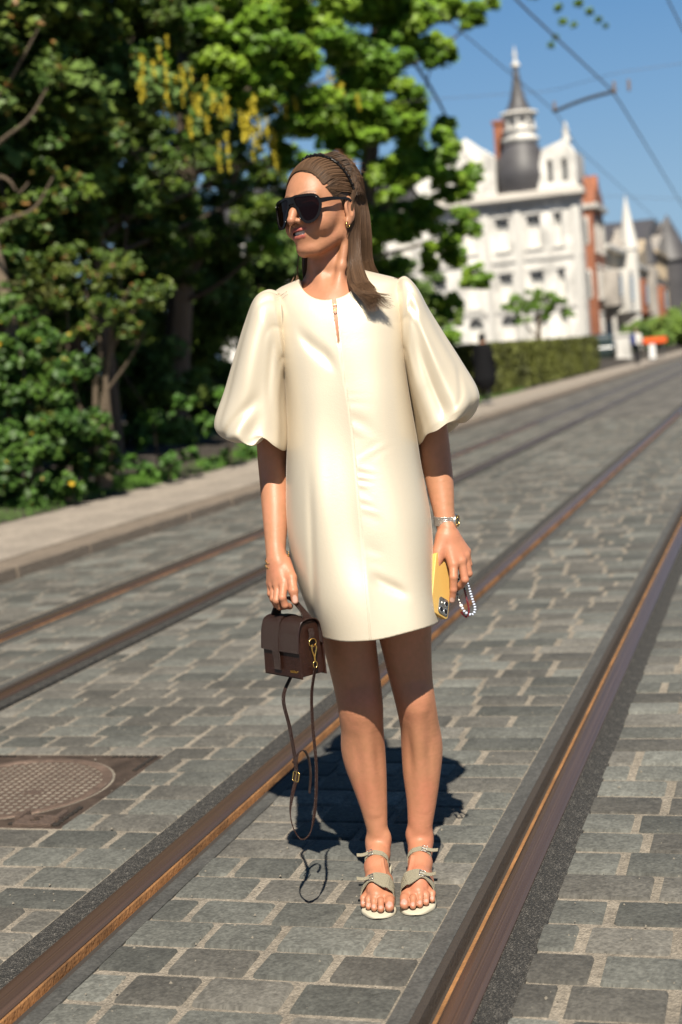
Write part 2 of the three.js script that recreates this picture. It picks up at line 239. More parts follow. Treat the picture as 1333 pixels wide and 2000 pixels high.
// loose grit lying in the joints
{ const r = rng(401), pos = [], idx = []; for (let i = 0; i < 2600; i++) { const z = -2.3 - Math.pow(r(), 1.6) * 6, x = -2.9 + r() * 3.2, s = .0012 + Math.pow(r(), 3) * .0045, b = pos.length / 3; if (RAILS.some((q) => Math.abs(x - q.x) < .14)) continue; const a = r() * 6.28; for (const [u, v, h] of [[1, 0, 0], [-.5, .87, 0], [-.5, -.87, 0], [.1, .1, 1]]) pos.push(x + (Math.cos(a) * u - Math.sin(a) * v) * s, .0025 + h * s * 1.1, z + (Math.sin(a) * u + Math.cos(a) * v) * s); idx.push(b, b + 3, b + 1, b + 1, b + 3, b + 2, b + 2, b + 3, b); }
  const g = new THREE.BufferGeometry(); g.setAttribute('position', new THREE.Float32BufferAttribute(pos, 3)); g.setIndex(idx); g.computeVertexNormals(); const m = mesh('grit', g, std(C(.17, .15, .12), .9), scene); m.userData = { kind: 'stuff', label: 'fine loose grit scattered over the setts', category: 'grit' }; }
// cast iron manhole: square frame, round lid with studs, hinge block
{
  const t = thing('manhole_cover', 'round rusty studded manhole cover in a square iron frame between the setts', 'manhole cover', [-2.48, 0, -4.017]);
  const o = new THREE.Shape([[-.376, -.376], [.376, -.376], [.376, .376], [-.376, .376]].map((p) => new THREE.Vector2(...p))); const h = new THREE.Path(); h.absarc(0, 0, .338, 0, Math.PI * 2); o.holes.push(h);
  const f = mesh('frame', extrude(o, .03, .003, 1, 48).rotateX(-Math.PI / 2).translate(0, -.036, 0), mat.iron, t);
  const ring = new THREE.Shape(); ring.absarc(0, 0, .326, 0, Math.PI * 2); const rh = new THREE.Path(); rh.absarc(0, 0, .298, 0, Math.PI * 2); ring.holes.push(rh);
  mesh('lid', cyl(.324, .324, .03, 0, -.052, 0, 64), mat.darkBrown, t);
  mesh('rim', extrude(ring, .02, .002, 1, 64).rotateX(-Math.PI / 2).translate(0, -.022, 0), mat.ironLight, t.children[1]);
  const lid = t.children[1], studG = new RoundedBoxGeometry(.021, .010, .021, 1, .003);
  // raised grid of ribs between the sunken pockets
  const ribs = []; for (let k = -10; k <= 10; k++) { const p = k * .029, l = Math.sqrt(Math.max(0, .3 * .3 - p * p)) * 2; if (l > .05) { ribs.push(rbox(.0085, .022, l, p, -.0125, 0, .002, 1)); if (k % 1 === 0) ribs.push(rbox(l, .022, .0085, 0, -.0128, p, .002, 1)); } }
  const rib = mesh('ribs', ribs, mat.ironLight, lid); rib.userData.kind = 'stuff';
  for (const [w_, d_, x_, z_] of [[.06, .045, .1, .04], [.10, .03, -.1, 0], [.13, .05, -.22, -.06]]) mesh('plate', rbox(w_, .02, d_, x_, -.0112, z_, .003, 1), mat.ironLight, lid);
  // corner ribs of the frame
  const cr = []; for (const [a, b] of [[1, 1], [1, -1], [-1, 1], [-1, -1]]) for (let k = 0; k < 6; k++) { const l = .022; cr.push(rbox(.014, .008, .022, a * (.352), -.0005, b * (.352 - k * .03), .002, 1), rbox(.022, .008, .014, a * (.352 - k * .03), -.0006, b * .352, .002, 1)); }
  mesh('corner_ribs', cr, mat.darkBrown, t).userData.kind = 'stuff';
  const hb = mesh('hinge_block', [rbox(.13, .022, .085, .275, -.004, .325, .004, 1), rbox(.018, .03, .07, .205, .0, .29, .004, 1), rbox(.018, .03, .07, .335, .0, .29, .004, 1)], mat.iron, t); hb.userData.label = 'hinge block marked S'; hb.material = mat.ironLight;
  { const fnt = await new FontLoader().loadAsync('fonts/droid/droid_sans_bold.typeface.json'); const g = new TextGeometry('S', { font: fnt, size: .036, depth: .004, curveSegments: 4 }).rotateX(-Math.PI / 2).scale(1.3, 1, 1).translate(.255, .006, .342); mesh('lettering', g, mat.iron, hb); }
}
// ---------- the woman: everything below is in her own frame (x to her left, y up, z the way she faces) ----------
const TH = .30543, ORG = V(-.98, 0, -3.25);
const toWorld = (p) => V(...p).applyAxisAngle(V(0, 1, 0), TH).add(ORG);
const skinTone = [.375, .170, .094];
mat.skin = phys(C(1, 1, 1), .43, { vertexColors: true, specularIntensity: .6, sheen: .12, sheenColor: C(1, .55, .4), sheenRoughness: .5, bumpMap: rep(TX.rough, 26, 26), bumpScale: .00022 });
mat.satin = phys(C(.59, .512, .395), .44, { metalness: .3, specularIntensity: .9, sheen: .2, sheenColor: C(1, .95, .85), sheenRoughness: .4, bumpMap: rep(TX.fine, 11, 11), bumpScale: .00016, side: THREE.DoubleSide });
mat.hair = phys(C(1, 1, 1), .42, { vertexColors: true, specularIntensity: .6, sheen: .2, sheenColor: C(.9, .6, .35), sheenRoughness: .4 });
mat.gold = phys(C(.85, .56, .17), .22, { metalness: 1 });
mat.steel = phys(C(.78, .76, .72), .28, { metalness: 1 });
mat.black = phys(C(.008, .007, .007), .2, { specularIntensity: .35 });
const woman = thing('person', 'woman in a cream satin puff sleeve dress and dark sunglasses standing on the tram track', 'person', ORG.toArray(), TH);

// head frame
const HO = [-.033, 1.66, 0], HY = -40 * Math.PI / 180, hc = Math.cos(HY), hs = Math.sin(HY);
const HR = 3.5 * Math.PI / 180, rc_ = Math.cos(HR), rs_ = Math.sin(HR);
const H2P = (x0, y0, z) => { const x = x0 * rc_ - y0 * rs_, y = x0 * rs_ + y0 * rc_; return [HO[0] + x * hc + z * hs, HO[1] + y, HO[2] - x * hs + z * hc]; };
const P2H = (x, y, z) => { const a = x - HO[0], c = z - HO[2], X = a * hc - c * hs, Y = y - HO[1]; return [X * rc_ + Y * rs_, -X * rs_ + Y * rc_, a * hs + c * hc]; };

// ----- head + neck distance field -----
const headSDF = (() => {
  const cran = ell(0, .027, -.012, .072, .085, .092), face = ell(0, -.012, .022, .0585, .082, .063), jawE = ell(0, -.06, .03, .043, .045, .048);
  const pairs = (f) => (x, y, z) => f(Math.abs(x), y, z);
  const cheek = pairs(ell(.038, -.034, .045, .026, .024, .029)), smile = pairs(ell(.0365, -.046, .0495, .0215, .0205, .024)), jawL = pairs(chain([[.0515, -.04, -.012, .016], [.045, -.066, .0, .015], [.019, -.096, .055, .0135]], .01));
  const chin = ell(0, -.094, .068, .021, .0165, .0165), brow = pairs(cap([.012, .019, .078], [.042, .022, .062], .0095, .008));
  const sock = pairs(ell(.031, .004, .089, .017, .010, .012)), eye = pairs(ell(.031, .002, .0665, .0125, .0115, .0125)), lid = pairs(cap([.021, .0075, .0775], [.042, .0055, .0705], .003, .0025));
  const nose = chain([[0, .012, .081, .0068], [0, -.012, .0975, .0078], [0, -.0295, .1085, .0100]], .012), ala = pairs(ell(.0118, -.0325, .0925, .0082, .0072, .0105)), nost = pairs(cap([.0062, -.0405, .097], [.0078, -.036, .091], .0028, .002));
  const muz = ell(0, -.058, .07, .03, .024, .0215);
  const upL = (x, y, z) => chainUp(Math.abs(x), y, z), chainUp = chain([[0, -.0515, .0895, .0026], [.007, -.0507, .0893, .0030], [.018, -.0516, .0835, .0025], [.0335, -.0512, .0665, .0010]], .004);
  const chainLo = chain([[0, -.0680, .0875, .0036], [.012, -.0665, .0852, .0036], [.023, -.0612, .0780, .0025], [.0335, -.0522, .0665, .0010]], .004), loL = (x, y, z) => chainLo(Math.abs(x), y, z);
  const gapC = chain([[0, -.0590, .0905, .0048], [.012, -.0587, .0868, .0042], [.022, -.0562, .0790, .0028], [.031, -.0522, .0690, .0008]], .003), gap = (x, y, z) => gapC(Math.abs(x), y, z);
  const teeth = ell(0, -.0575, .058, .0275, .0095, .0290);
  const earO = (x, y, z) => { const a = Math.abs(x); return smax(smin(ell(.075, -.014, -.016, .0075, .031, .017)(a, y, z), ell(.0735, -.044, -.006, .006, .010, .0085)(a, y, z), .008), -ell(.083, -.012, -.012, .0065, .019, .0095)(a, y, z), .003); };
  const neck = chain([[-.018, 1.60, -.025, .046], [-.02, 1.53, -.024, .047], [-.022, 1.46, -.026, .054], [-.02, 1.40, -.03, .075]], .03);
  const scm = chain([[.025, 1.60, .022, .009], [.006, 1.52, .035, .0105], [-.014, 1.447, .052, .0075]], .01), scm2 = chain([[-.06, 1.58, -.02, .009], [-.045, 1.5, .018, .010], [-.028, 1.447, .052, .0075]], .01);
  const clav = cap([-.006, 1.446, .056], [.09, 1.452, .02], .009, .007), clav2 = cap([-.034, 1.446, .056], [-.12, 1.452, .02], .009, .007), trap = cap([.02, 1.49, -.045], [.12, 1.43, -.035], .028, .022), trap2 = cap([-.05, 1.49, -.045], [-.14, 1.43, -.035], .028, .022);
  const chest = ell(-.008, 1.345, -.006, .14, .15, .117), notch = ell(-.02, 1.447, .072, .010, .012, .012);
  const headOnly = (X, Y, Z) => {
    let d = smin(cran(X, Y, Z), face(X, Y, Z), .03); d = smin(d, jawE(X, Y, Z), .02); d = smin(d, jawL(X, Y, Z), .02); d = smin(d, cheek(X, Y, Z), .018); d = smin(d, smile(X, Y, Z), .012); d = smin(d, chin(X, Y, Z), .02); d = smin(d, muz(X, Y, Z), .016);
    d = smin(d, brow(X, Y, Z), .012); d = smax(d, -sock(X, Y, Z), .01); d = smin(d, eye(X, Y, Z), .004); d = smin(d, lid(X, Y, Z), .003);
    d = smin(d, nose(X, Y, Z), .011); d = smin(d, ala(X, Y, Z), .005); d = smax(d, -nost(X, Y, Z), .002);
    d = smin(d, upL(X, Y, Z), .003); d = smin(d, loL(X, Y, Z), .004); d = smax(d, -gap(X, Y, Z), .0015); d = Math.min(d, teeth(X, Y, Z));
    return d;
  };
  const f = (x, y, z) => {
    const [X, Y, Z] = P2H(x, y, z);
    let n = 1; if (y < 1.66) { n = neck(x, y, z); n = smin(n, scm(x, y, z), .014); n = smin(n, scm2(x, y, z), .014); n = smin(n, chest(x, y, z), .03); if (y < 1.56) { n = smin(n, clav(x, y, z), .012); n = smin(n, clav2(x, y, z), .012); n = smin(n, trap(x, y, z), .03); n = smin(n, trap2(x, y, z), .03); } }
    if (y < 1.52) return n;
    return Math.min(smin(headOnly(X, Y, Z), n, .014), earO(X, Y, Z));
  };
  return { f, upL, loL, gap, teeth, nost, cran };
})();
function skinColour(x, y, z) { const n = noise(x * 31 + y * 9, y * 35, z * 35) * .06 + noise(x * 150, y * 140, z * 140) * .07 + noise(x * 11, y * 9, z * 11) * .05, k = 1 + n; return [skinTone[0] * k, skinTone[1] * k * (1 - n * .4), skinTone[2] * k]; }
function headColour(x, y, z) {
  const c = skinColour(x, y, z), [X, Y, Z] = P2H(x, y, z), m = (t, q) => { for (let i = 0; i < 3; i++) c[i] = mix(c[i], q[i], t); };
  if (y > 1.54) {
    const A = Math.abs(X);
    m(.45 * sstep(.03, .0, Math.hypot(A - .04, Y + .042, (Z - .06) * .7)), [.40, .15, .095]);                        // flushed cheeks
    m(.4 * sstep(.014, .004, Math.hypot(X, Y + .032, Z - .112)), [.42, .18, .115]);
    const lip = Math.min(headSDF.upL(X, Y, Z), headSDF.loL(X, Y, Z)); m(.92 * sstep(.0028, .0006, lip), [.36, .085, .072]);
    if (headSDF.teeth(X, Y, Z) < .0012 && A < .025 && Y < -.051 && Y > -.0655 && headSDF.gap(X, Y, Z) < .003) { c[0] = .6; c[1] = .55; c[2] = .48; }
    else if (headSDF.gap(X, Y, Z) < .0005) m(.8, [.10, .02, .018]);
    if (headSDF.nost(X, Y, Z) < .0006) m(.8, [.1, .03, .02]);
    const bx = (A - .012) / .038; if (bx > 0 && bx < 1 && Z > .03) { const by = .0235 + .010 * Math.sin(bx * 2.2) - .004 * bx, w = .0042 * (1 - bx * .6); m(.75 * sstep(w * 1.4, w * .5, Math.abs(Y - by)), [.12, .06, .03]); }
  }
  return c;
}
const bodyGeos = [];
bodyGeos.push(tint(nets(headSDF.f, [-.17, 1.315, -.13], [.13, 1.785, .145], .0024), headColour));

// ----- torso and arms -----
{
  const armR = limbSDF([[-.135, 1.42, -.015, .045], [-.172, 1.36, -.02, .044], [-.188, 1.2, -.025, .040], [-.196, 1.09, -.022, .0365], [-.1975, 1.03, -.01, .0345], [-.199, .96, .028, .0315], [-.2035, .885, .068, .0245], [-.205, .845, .088, .0225]], 30);
  const armL = limbSDF([[.12, 1.42, -.015, .045], [.158, 1.36, -.02, .044], [.18, 1.22, -.025, .041], [.191, 1.11, -.025, .0385], [.1945, 1.05, -.02, .037], [.199, .985, .0, .0325], [.201, .915, .03, .0245], [.203, .87, .044, .0215]], 30);
  const torso = [ell(-.005, 1.33, -.01, .118, .13, .082), ell(0, 1.12, -.005, .105, .16, .075), ell(0, .93, -.005, .135, .13, .095)];
  bodyGeos.push(tint(nets((x, y, z) => { let d = smin(armR(x, y, z), armL(x, y, z), .001); if (y > .74) for (const t of torso) d = smin(d, t(x, y, z), .04); return d; }, [-.26, .83, -.12], [.26, 1.475, .135], .0045), skinColour));
}
// ----- legs and feet -----
const FEET = [{ s: -1, heel: [-.017, -.042], toe: [-.036, .2], legs: [[-.07, .86, -.01, .085], [-.058, .72, .0, .077], [-.05, .63, .004, .0655], [-.04, .53, .008, .0585], [-.036, .465, .014, .0555], [-.036, .405, -.002, .0525], [-.037, .345, -.018, .0535], [-.031, .28, -.02, .0455], [-.024, .21, -.018, .034], [-.020, .15, -.016, .0262], [-.018, .11, -.018, .0265]] },
  { s: 1, heel: [.086, -.042], toe: [.052, .196], legs: [[.085, .86, -.01, .085], [.086, .72, .0, .076], [.087, .63, .004, .064], [.092, .53, .008, .053], [.0985, .465, .014, .0488], [.1045, .405, -.002, .0475], [.106, .345, -.018, .0495], [.1015, .28, -.02, .0465], [.0955, .21, -.018, .037], [.087, .15, -.016, .0305], [.084, .11, -.018, .029]] }];
for (const F of FEET) {
  F.legs = F.legs.map((p) => [p[0], p[1], p[2] - .014 * sstep(.12, .4, p[1]), p[3]]); const leg = limbSDF(F.legs, 96), [hx, hz] = F.heel, ax = F.toe[0] - hx, az = F.toe[1] - hz, al = Math.hypot(ax, az), ux = ax / al, uz = az / al, s = F.s; // s: +1 her left foot, little toe towards +x
  F.u = [ux, uz]; F.at = (l, w) => [hx + ux * l + uz * w * s, hz + uz * l - ux * w * s];
  // foot in its own frame: l along the sole, w towards the little toe
  const Q = (l, w, y, r) => { const [x, z] = F.at(l, w); return [x, y, z, r]; };
  const patella = ell(F.legs[4][0], .478, F.legs[4][2] + .031, .024, .034, .019), calf = ell(F.legs[6][0] + s * .004, .345, -.032, .042, .085, .04), shin = cap([F.legs[5][0] - s * .004, .45, .030], [F.legs[8][0], .2, -.002], .018, .012);
  const parts = [chain([Q(.018, 0, .086, .0245), Q(.05, .002, .092, .0265), Q(.10, .005, .080, .0265), Q(.15, .005, .058, .025), Q(.185, .004, .041, .0195)], .016), cap(Q(.010, 0, .074), Q(.006, 0, .12), .0235, .0185),
    cap(Q(.12, -.017, .052), Q(.188, -.024, .033), .0175, .0155), cap(Q(.11, .020, .046), Q(.176, .031, .029), .0155, .0125)];
  const mall = [ell(...Q(.032, -.021, .126).slice(0, 3), .009, .014, .012), ell(...Q(.026, .021, .116).slice(0, 3), .009, .014, .012)];
  const toes = []; const tl = [.224, .228, .220, .209, .194], tw = [-.027, -.0065, .0095, .0235, .0365], tr = [.0112, .0079, .0076, .0073, .0069], kb = [.185, .19, .186, .178, .168];
  for (let k = 0; k < 5; k++) toes.push(chain([Q(kb[k], tw[k] * .98, .034, tr[k] * .95), Q((kb[k] + tl[k]) / 2, tw[k], .0335 + (k ? .002 : 0), tr[k] * .95), Q(tl[k], tw[k], .0235 + (k ? -.0005 : .002), tr[k])], .006));
  const tend = [0, 1, 2, 3].map((k) => cap(Q(.115, -.012 + k * .009, .103 - k * .004), Q(.18, tw[k] * .85, .058 - k * .003), .004, .004));
  const f = (x, y, z) => {
    let d = leg(x, y, z); d = smin(d, patella(x, y, z), .024); d = smin(d, calf(x, y, z), .016);
    d = smin(d, shin(x, y, z), .014);
    if (y < .34) { for (const p of parts) d = smin(d, p(x, y, z), .014); for (const p of mall) d = smin(d, p(x, y, z), .02); for (const p of tend) d = smin(d, p(x, y, z), .006); let t = 1; for (const q of toes) t = Math.min(t, q(x, y, z)); d = smin(d, t, .005); }
    return d;
  };
  const x0 = s < 0 ? -.165 : -.03, x1 = s < 0 ? .05 : .18;
  F.f = f;
  const nails = toes.map((_, k) => { const [x, z] = F.at(tl[k] + tr[k] * .35, tw[k]); return [x, .0235 + tr[k] * .8 + (k ? 0 : .002), z, tr[k] * (k ? .62 : .75)]; });
  bodyGeos.push(tint(nets(f, [x0, -.003, -.12], [x1, .86, .225], .0034), (x, y, z) => { const c = skinColour(x, y, z), rd = .55 * sstep(.17, .07, y) + .3 * Math.exp(-Math.pow((y - .47) / .05, 2)) * (z > 0 ? 1 : .2) + .7 * Math.max(0, noise(x * 18, y * 12, z * 18)); c[0] *= 1 + .06 * rd; c[1] *= 1 - .12 * rd; c[2] *= 1 - .08 * rd; for (const n of nails) if (Math.hypot(x - n[0], (y - n[1]), z - n[2]) < n[3]) { c[0] = .47; c[1] = .24; c[2] = .19; } return c; }));
}
// ----- hands -----
const R1 = [.0098, .0088, .0082, .0072];
function hand(palm, fingers, thumb, extra, lo, hi, nails) {
  const P = palm.map((p) => chain(p, .004)), Fg = fingers.map((p) => chain(p.map((q, i) => [q[0], q[1], q[2], q[3] * .94]), .003)), T = chain(thumb, .005);
  const f = (x, y, z) => { let d = P[0](x, y, z); for (let i = 1; i < P.length; i++) d = smin(d, P[i](x, y, z), .010); d = smin(d, T(x, y, z), .007); let g = 1; for (const q of Fg) g = Math.min(g, q(x, y, z)); d = smin(d, g, .0045); for (const e of extra) d = smin(d, e(x, y, z), .006); return d; };
  bodyGeos.push(tint(nets(f, lo, hi, .0021), (x, y, z) => { const c = skinColour(x, y, z); c[0] *= 1.05; c[1] *= .98; for (const n of nails) { const d = Math.hypot((x - n[0]) / n[3], (y - n[1]) / n[4], (z - n[2]) / n[3]); if (d < 1) { c[0] = .50; c[1] = .30; c[2] = .235; } } return c; }));
}
hand([[[-.2035, .885, .07, .0225], [-.202, .862, .083, .0215], [-.199, .845, .094, .021]], [[-.199, .85, .092, .019], [-.190, .803, .122, .0135]], [[-.203, .848, .090, .018], [-.203, .798, .115, .0135]], [[-.208, .846, .088, .017], [-.2145, .796, .100, .0125]], [[-.211, .846, .083, .016], [-.2215, .800, .086, .0115]], [[-.188, .845, .092, .015], [-.177, .815, .112, .014]]],
  [[[-.189, .803, .124, .0112], [-.195, .771, .148, .0096], [-.1905, .7525, .144, .0088], [-.1800, .7465, .131, .0078]], [[-.203, .798, .117, .0110], [-.2095, .764, .136, .0096], [-.204, .747, .125, .0088], [-.192, .744, .113, .0078]], [[-.215, .796, .101, .0104], [-.2175, .765, .115, .0090], [-.213, .749, .104, .0082], [-.202, .746, .094, .0074]], [[-.2225, .799, .086, .0094], [-.2245, .774, .094, .0080], [-.2205, .758, .086, .0072], [-.212, .754, .077, .0064]]],
  [[-.185, .845, .092, .0155], [-.171, .812, .124, .0128], [-.1685, .784, .144, .0105], [-.1665, .7605, .1475, .0082]], [],
  [-.245, .73, .05], [-.145, .905, .17], [[-.1655, .766, .156, .0068, .0105]]);
hand([[[.202, .905, .034, .0215], [.2045, .885, .044, .0215], [.206, .865, .050, .023]], [[.199, .868, .052, .019], [.210, .806, .082, .0135]], [[.206, .866, .050, .019], [.229, .811, .073, .0132]], [[.212, .866, .047, .018], [.241, .821, .058, .0122]], [[.216, .866, .043, .017], [.246, .829, .044, .0110]], [[.196, .868, .053, .017], [.178, .835, .068, .0145]]],
  [[[.2100, .805, .083, .0115], [.2070, .777, .0985, .0100], [.2045, .748, .097, .0092], [.2000, .722, .090, .0078]], [[.2295, .811, .074, .0112], [.2340, .767, .084, .0098], [.2250, .753, .071, .0090], [.2170, .745, .061, .0078]], [[.2420, .821, .059, .0102], [.2465, .777, .062, .0090], [.2370, .769, .045, .0082], [.2300, .769, .036, .0074]], [[.2470, .828, .044, .0092], [.2500, .797, .043, .0080], [.2410, .787, .030, .0072], [.2350, .788, .023, .0064]]],
  [[.192, .868, .054, .017], [.1735, .820, .076, .0130], [.1620, .797, .0915, .0108], [.1555, .7795, .0975, .0088]], [],
  [.13, .705, .005], [.275, .925, .12], [[.1545, .783, .1055, .0066, .0095], [.1992, .722, .0975, .0060, .0090]]);
const body = mesh('body', mergeGeometries(bodyGeos.map((g) => { const o = new THREE.BufferGeometry(); for (const k of ['position', 'normal', 'uv', 'color']) o.setAttribute(k, g.attributes[k]); o.setIndex(g.index); return o; })), mat.skin, woman);
body.userData.label = 'tanned skin of head, arms, legs and feet';

// ----- dress -----
{
  const left = spline([[.62, -.126], [.68, -.136], [.77, -.160], [.87, -.173], [.95, -.172], [1.1, -.160], [1.25, -.152], [1.38, -.156], [1.47, -.158]]), right = spline([[.62, .160], [.68, .161], [.77, .160], [.87, .165], [.95, .166], [1.1, .154], [1.25, .142], [1.38, .146], [1.47, .148]]);
  const front = spline([[.62, .25], [.75, .228], [.9, .198], [1.1, .158], [1.25, .135], [1.34, .121], [1.42, .098], [1.47, .062], [1.5, .03]]), back = spline([[.62, .16], [.9, .14], [1.1, .11], [1.3, .11], [1.42, .10], [1.5, .06]]);
  const seam = spline([[.62, -.001], [1.118, -.002], [1.337, -.0155], [1.44, -.0185]]);
  const solid = (x, y, z, off) => {
    const l = left(y), r = right(y), cx = (l + r) / 2, a = (r - l) / 2 - off, d = (z > 0 ? front(y) : back(y)) - off, u = Math.abs((x - cx) / a), v = Math.abs(z / d);
    const p = 2.5, s = Math.pow(Math.pow(u, p) + Math.pow(v, p), 1 / p);
    let k = (s - 1) * Math.min(a, d) * .92;
    const ax = Math.abs(x + .006); k = smax(k, y - (1.512 - .30 * Math.max(0, ax - .06) - (z > 0 ? z * .25 : -z * .2)) + off, .012);
    return k;
  };
  const hem = (x, z) => .651 + .085 * z + .016 * sstep(.0, .15, x) + .006 * sstep(-.05, -.12, x);
  const nk = ell(-.026, 1.512, .024, .0715, .085, .105);
  const f = (x, y, z) => {
    let d = solid(x, y, z, 0);
    if (d < .04 && z > -.02) {
      const sx = x - seam(y), g = sstep(0, .05, z);
      // front panel creased at the centre seam, soft lengthwise folds, drag wrinkles beside the seam
      d -= g * (.010 * Math.exp(-Math.abs(sx) / .045) * sstep(.64, .8, y) + .0045 * Math.sin(x * 30 + y * 3.2 + 1.1 + noise(x * 6, y * 3, 4) * 1.5) * sstep(1.42, 1.2, y) + .006 * Math.sin(x * 17 - y * 4 + 2) * sstep(1.3, .9, y));
      d += g * .0016 * Math.exp(-(sx * sx) / (.0016 * .0016));
      d += g * .0013 * sstep(0, .006, sx) * sstep(.07 + .04 * noise(y * 12, 2, 8), .008, sx) * Math.sin((y + sx * (.5 + .5 * noise(y * 9, 3, 3))) * 120 + 9 * noise(y * 16, 1, 1)) * sstep(.78, .95, y) * sstep(1.32, 1.2, y) * Math.max(0, noise(y * 19, 5, sx * 14) + .45);
      d += g * .0035 * Math.exp(-Math.pow((y - .80 + (x - .03) * .55) / .014, 2)) * sstep(.005, .03, sx) * sstep(.11, .06, sx);
      d += g * .0055 * Math.exp(-Math.pow((y - 1.335 - (x + .07) * -.9) / .02, 2)) * sstep(-.12, -.08, x) * sstep(-.02, -.05, x);
      d += g * .004 * Math.exp(-Math.pow((x + .115 - (y - .9) * .05) / .009, 2)) * sstep(1.1, .95, y);
    }
    d += .0016 * Math.sin(x * 21 + y * 6 + 2 * Math.sin(y * 5 + x * 4)) * Math.sin(y * 8 - x * 7 + 1.3) + .0011 * Math.sin(x * 9 - y * 15 + 3 * Math.sin(x * 6 + y * 3.1));
    d = smax(d, hem(x, z) - y, .003);
    if (y < .76) d = Math.max(d, -Math.max(solid(x, y, z, .024), y - .74));
    d = smax(d, -nk(x, y, z), .003);
    if (y > 1.32 && z > 0) { const hw = mix(.0012, .0042, clamp((y - 1.337) / .09, 0, 1)); d = Math.max(d, -Math.max(Math.abs(x - seam(y)) - hw, 1.337 - y, .05 - z)); }
    return d;
  };
  const dress = mesh('dress', nets(f, [-.2, .645, -.185], [.195, 1.51, .285], .0031), mat.satin, woman); dress.userData.label = 'cream satin mini dress with a slit neckline';
  // stitched hem line
  // ----- puff sleeves -----
  function sleeve(O, I, D, S, tilt, seed, notch, dents) {
    const co = new THREE.CatmullRomCurve3(O.map((p) => V(p[0], p[1], 0)), false, 'catmullrom', .5), ci = new THREE.CatmullRomCurve3(I.map((p) => V(p[0], p[1], 0)), false, 'catmullrom', .5), dd = lut(D), n = 96, m = 120, pos = [], idx = [], uv = [], r = rng(seed), ph = r() * 6;
    for (let i = 0; i <= n; i++) {
      const t = i / n, o = co.getPoint(t), q = ci.getPoint(t), cx = (o.x + q.x) / 2, cy = (o.y + q.y) / 2, ex = (o.x - q.x) / 2, ey = (o.y - q.y) / 2, len = Math.hypot(ex, ey), dz = dd(t);
      for (let j = 0; j <= m; j++) {
        const u = j / m * Math.PI * 2, cu = Math.cos(u), su = Math.sin(u), p = 2.25, k = Math.pow(Math.pow(Math.abs(cu), p) + Math.pow(Math.abs(su), p), -1 / p);
        // gathers near the armhole, broad flutes lower down, turned-under edge puckers
        const gth = sstep(.3, .03, t) * (.075 * Math.pow(Math.abs(Math.sin(u * 5.5 + ph + Math.sin(u * 2) * .9)), .6) - .04), fl = sstep(.1, .4, t) * sstep(.98, .7, t) * (.035 * Math.sin(u * 3 + ph + t * 1.9) + .03 * Math.sin(u * 6 - t * 2.4 + ph * 2 + 1.5 * noise(cu * 2, t * 3, su * 2 + seed))), pk = sstep(.78, .95, t) * .05 * Math.sin(u * 17 + ph) + .012 * noise(cu * 3 + seed, t * 5, su * 3);
        let dn = 0; for (const [u0, t0, su_, st_, sl, am] of dents) { const du = Math.atan2(Math.sin(u - u0 - sl * (t - t0)), Math.cos(u - u0 - sl * (t - t0))), dt = (t - t0) / st_; dn += am * Math.exp(-(du * du) / (su_ * su_) - dt * dt * dt * dt); }
        const rr = k * (1 + gth + fl + pk + dn);
        const x = cx + ex * cu * rr, y = cy + ey * cu * rr + tilt * su * sstep(.25, .7, t) + .009 * noise(cu * 2 + 7, t * 4, su * 2 + seed) + notch * Math.max(0, su) * Math.exp(-Math.pow((cu + .35) / .3, 2)) * sstep(.5, .8, t), z = S + dz * su * rr;
        pos.push(x, y, z); uv.push(j / m * .8, t * .5);
      }
    }
    for (let i = 0; i < n; i++) for (let j = 0; j < m; j++) { const a = i * (m + 1) + j, b = a + 1, c = a + m + 1, d = c + 1; idx.push(a, c, b, b, c, d); }
    const g = new THREE.BufferGeometry(); g.setAttribute('position', new THREE.Float32BufferAttribute(pos, 3)); g.setAttribute('uv', new THREE.Float32BufferAttribute(uv, 2)); g.setIndex(idx); g.computeVertexNormals();
    const N = g.attributes.normal; for (let i = 0; i <= n; i++) { const a = i * (m + 1), b = a + m; for (let k = 0; k < 3; k++) { const v = (N.array[a * 3 + k] + N.array[b * 3 + k]) / 2; N.array[a * 3 + k] = N.array[b * 3 + k] = v; } }
    return g;
  }
  const D = [[0, .052], [.06, .068], [.2, .088], [.45, .105], [.66, .118], [.76, .118], [.84, .10], [.92, .07], [1, .052]];
  mesh('sleeve', sleeve([[-.142, 1.464], [-.172, 1.475], [-.205, 1.460], [-.234, 1.404], [-.264, 1.328], [-.294, 1.25], [-.322, 1.182], [-.314, 1.150], [-.28, 1.132], [-.242, 1.142], [-.236, 1.175]], [[-.142, 1.29], [-.146, 1.285], [-.148, 1.27], [-.150, 1.24], [-.152, 1.21], [-.153, 1.17], [-.156, 1.13], [-.160, 1.106], [-.164, 1.106], [-.160, 1.125], [-.160, 1.16]], D, .008, .007, 3, .03, [[1.05, .6, .16, .12, -3.4, -.075], [1.32, .62, .2, .14, -3, .03], [1.9, .3, .14, .16, .8, -.05], [.55, .42, .2, .2, .5, -.035], [2.35, .5, .16, .3, 0, .04]]), mat.satin, dress);
  mesh('sleeve', sleeve([[.130, 1.470], [.155, 1.484], [.180, 1.462], [.204, 1.405], [.234, 1.338], [.268, 1.268], [.300, 1.203], [.297, 1.168], [.268, 1.140], [.236, 1.15], [.230, 1.18]], [[.130, 1.29], [.132, 1.285], [.134, 1.27], [.137, 1.24], [.140, 1.20], [.144, 1.16], [.149, 1.12], [.153, 1.098], [.158, 1.098], [.155, 1.12], [.155, 1.16]], D, .008, .019, 8, .0, [[1.75, .48, .15, .18, .3, -.085], [1.38, .48, .16, .22, .5, .045], [1.0, .56, .12, .05, 6, -.03], [2.15, .45, .14, .3, 0, .04], [1.2, .17, .16, .05, 0, -.09]]), mat.satin, dress);
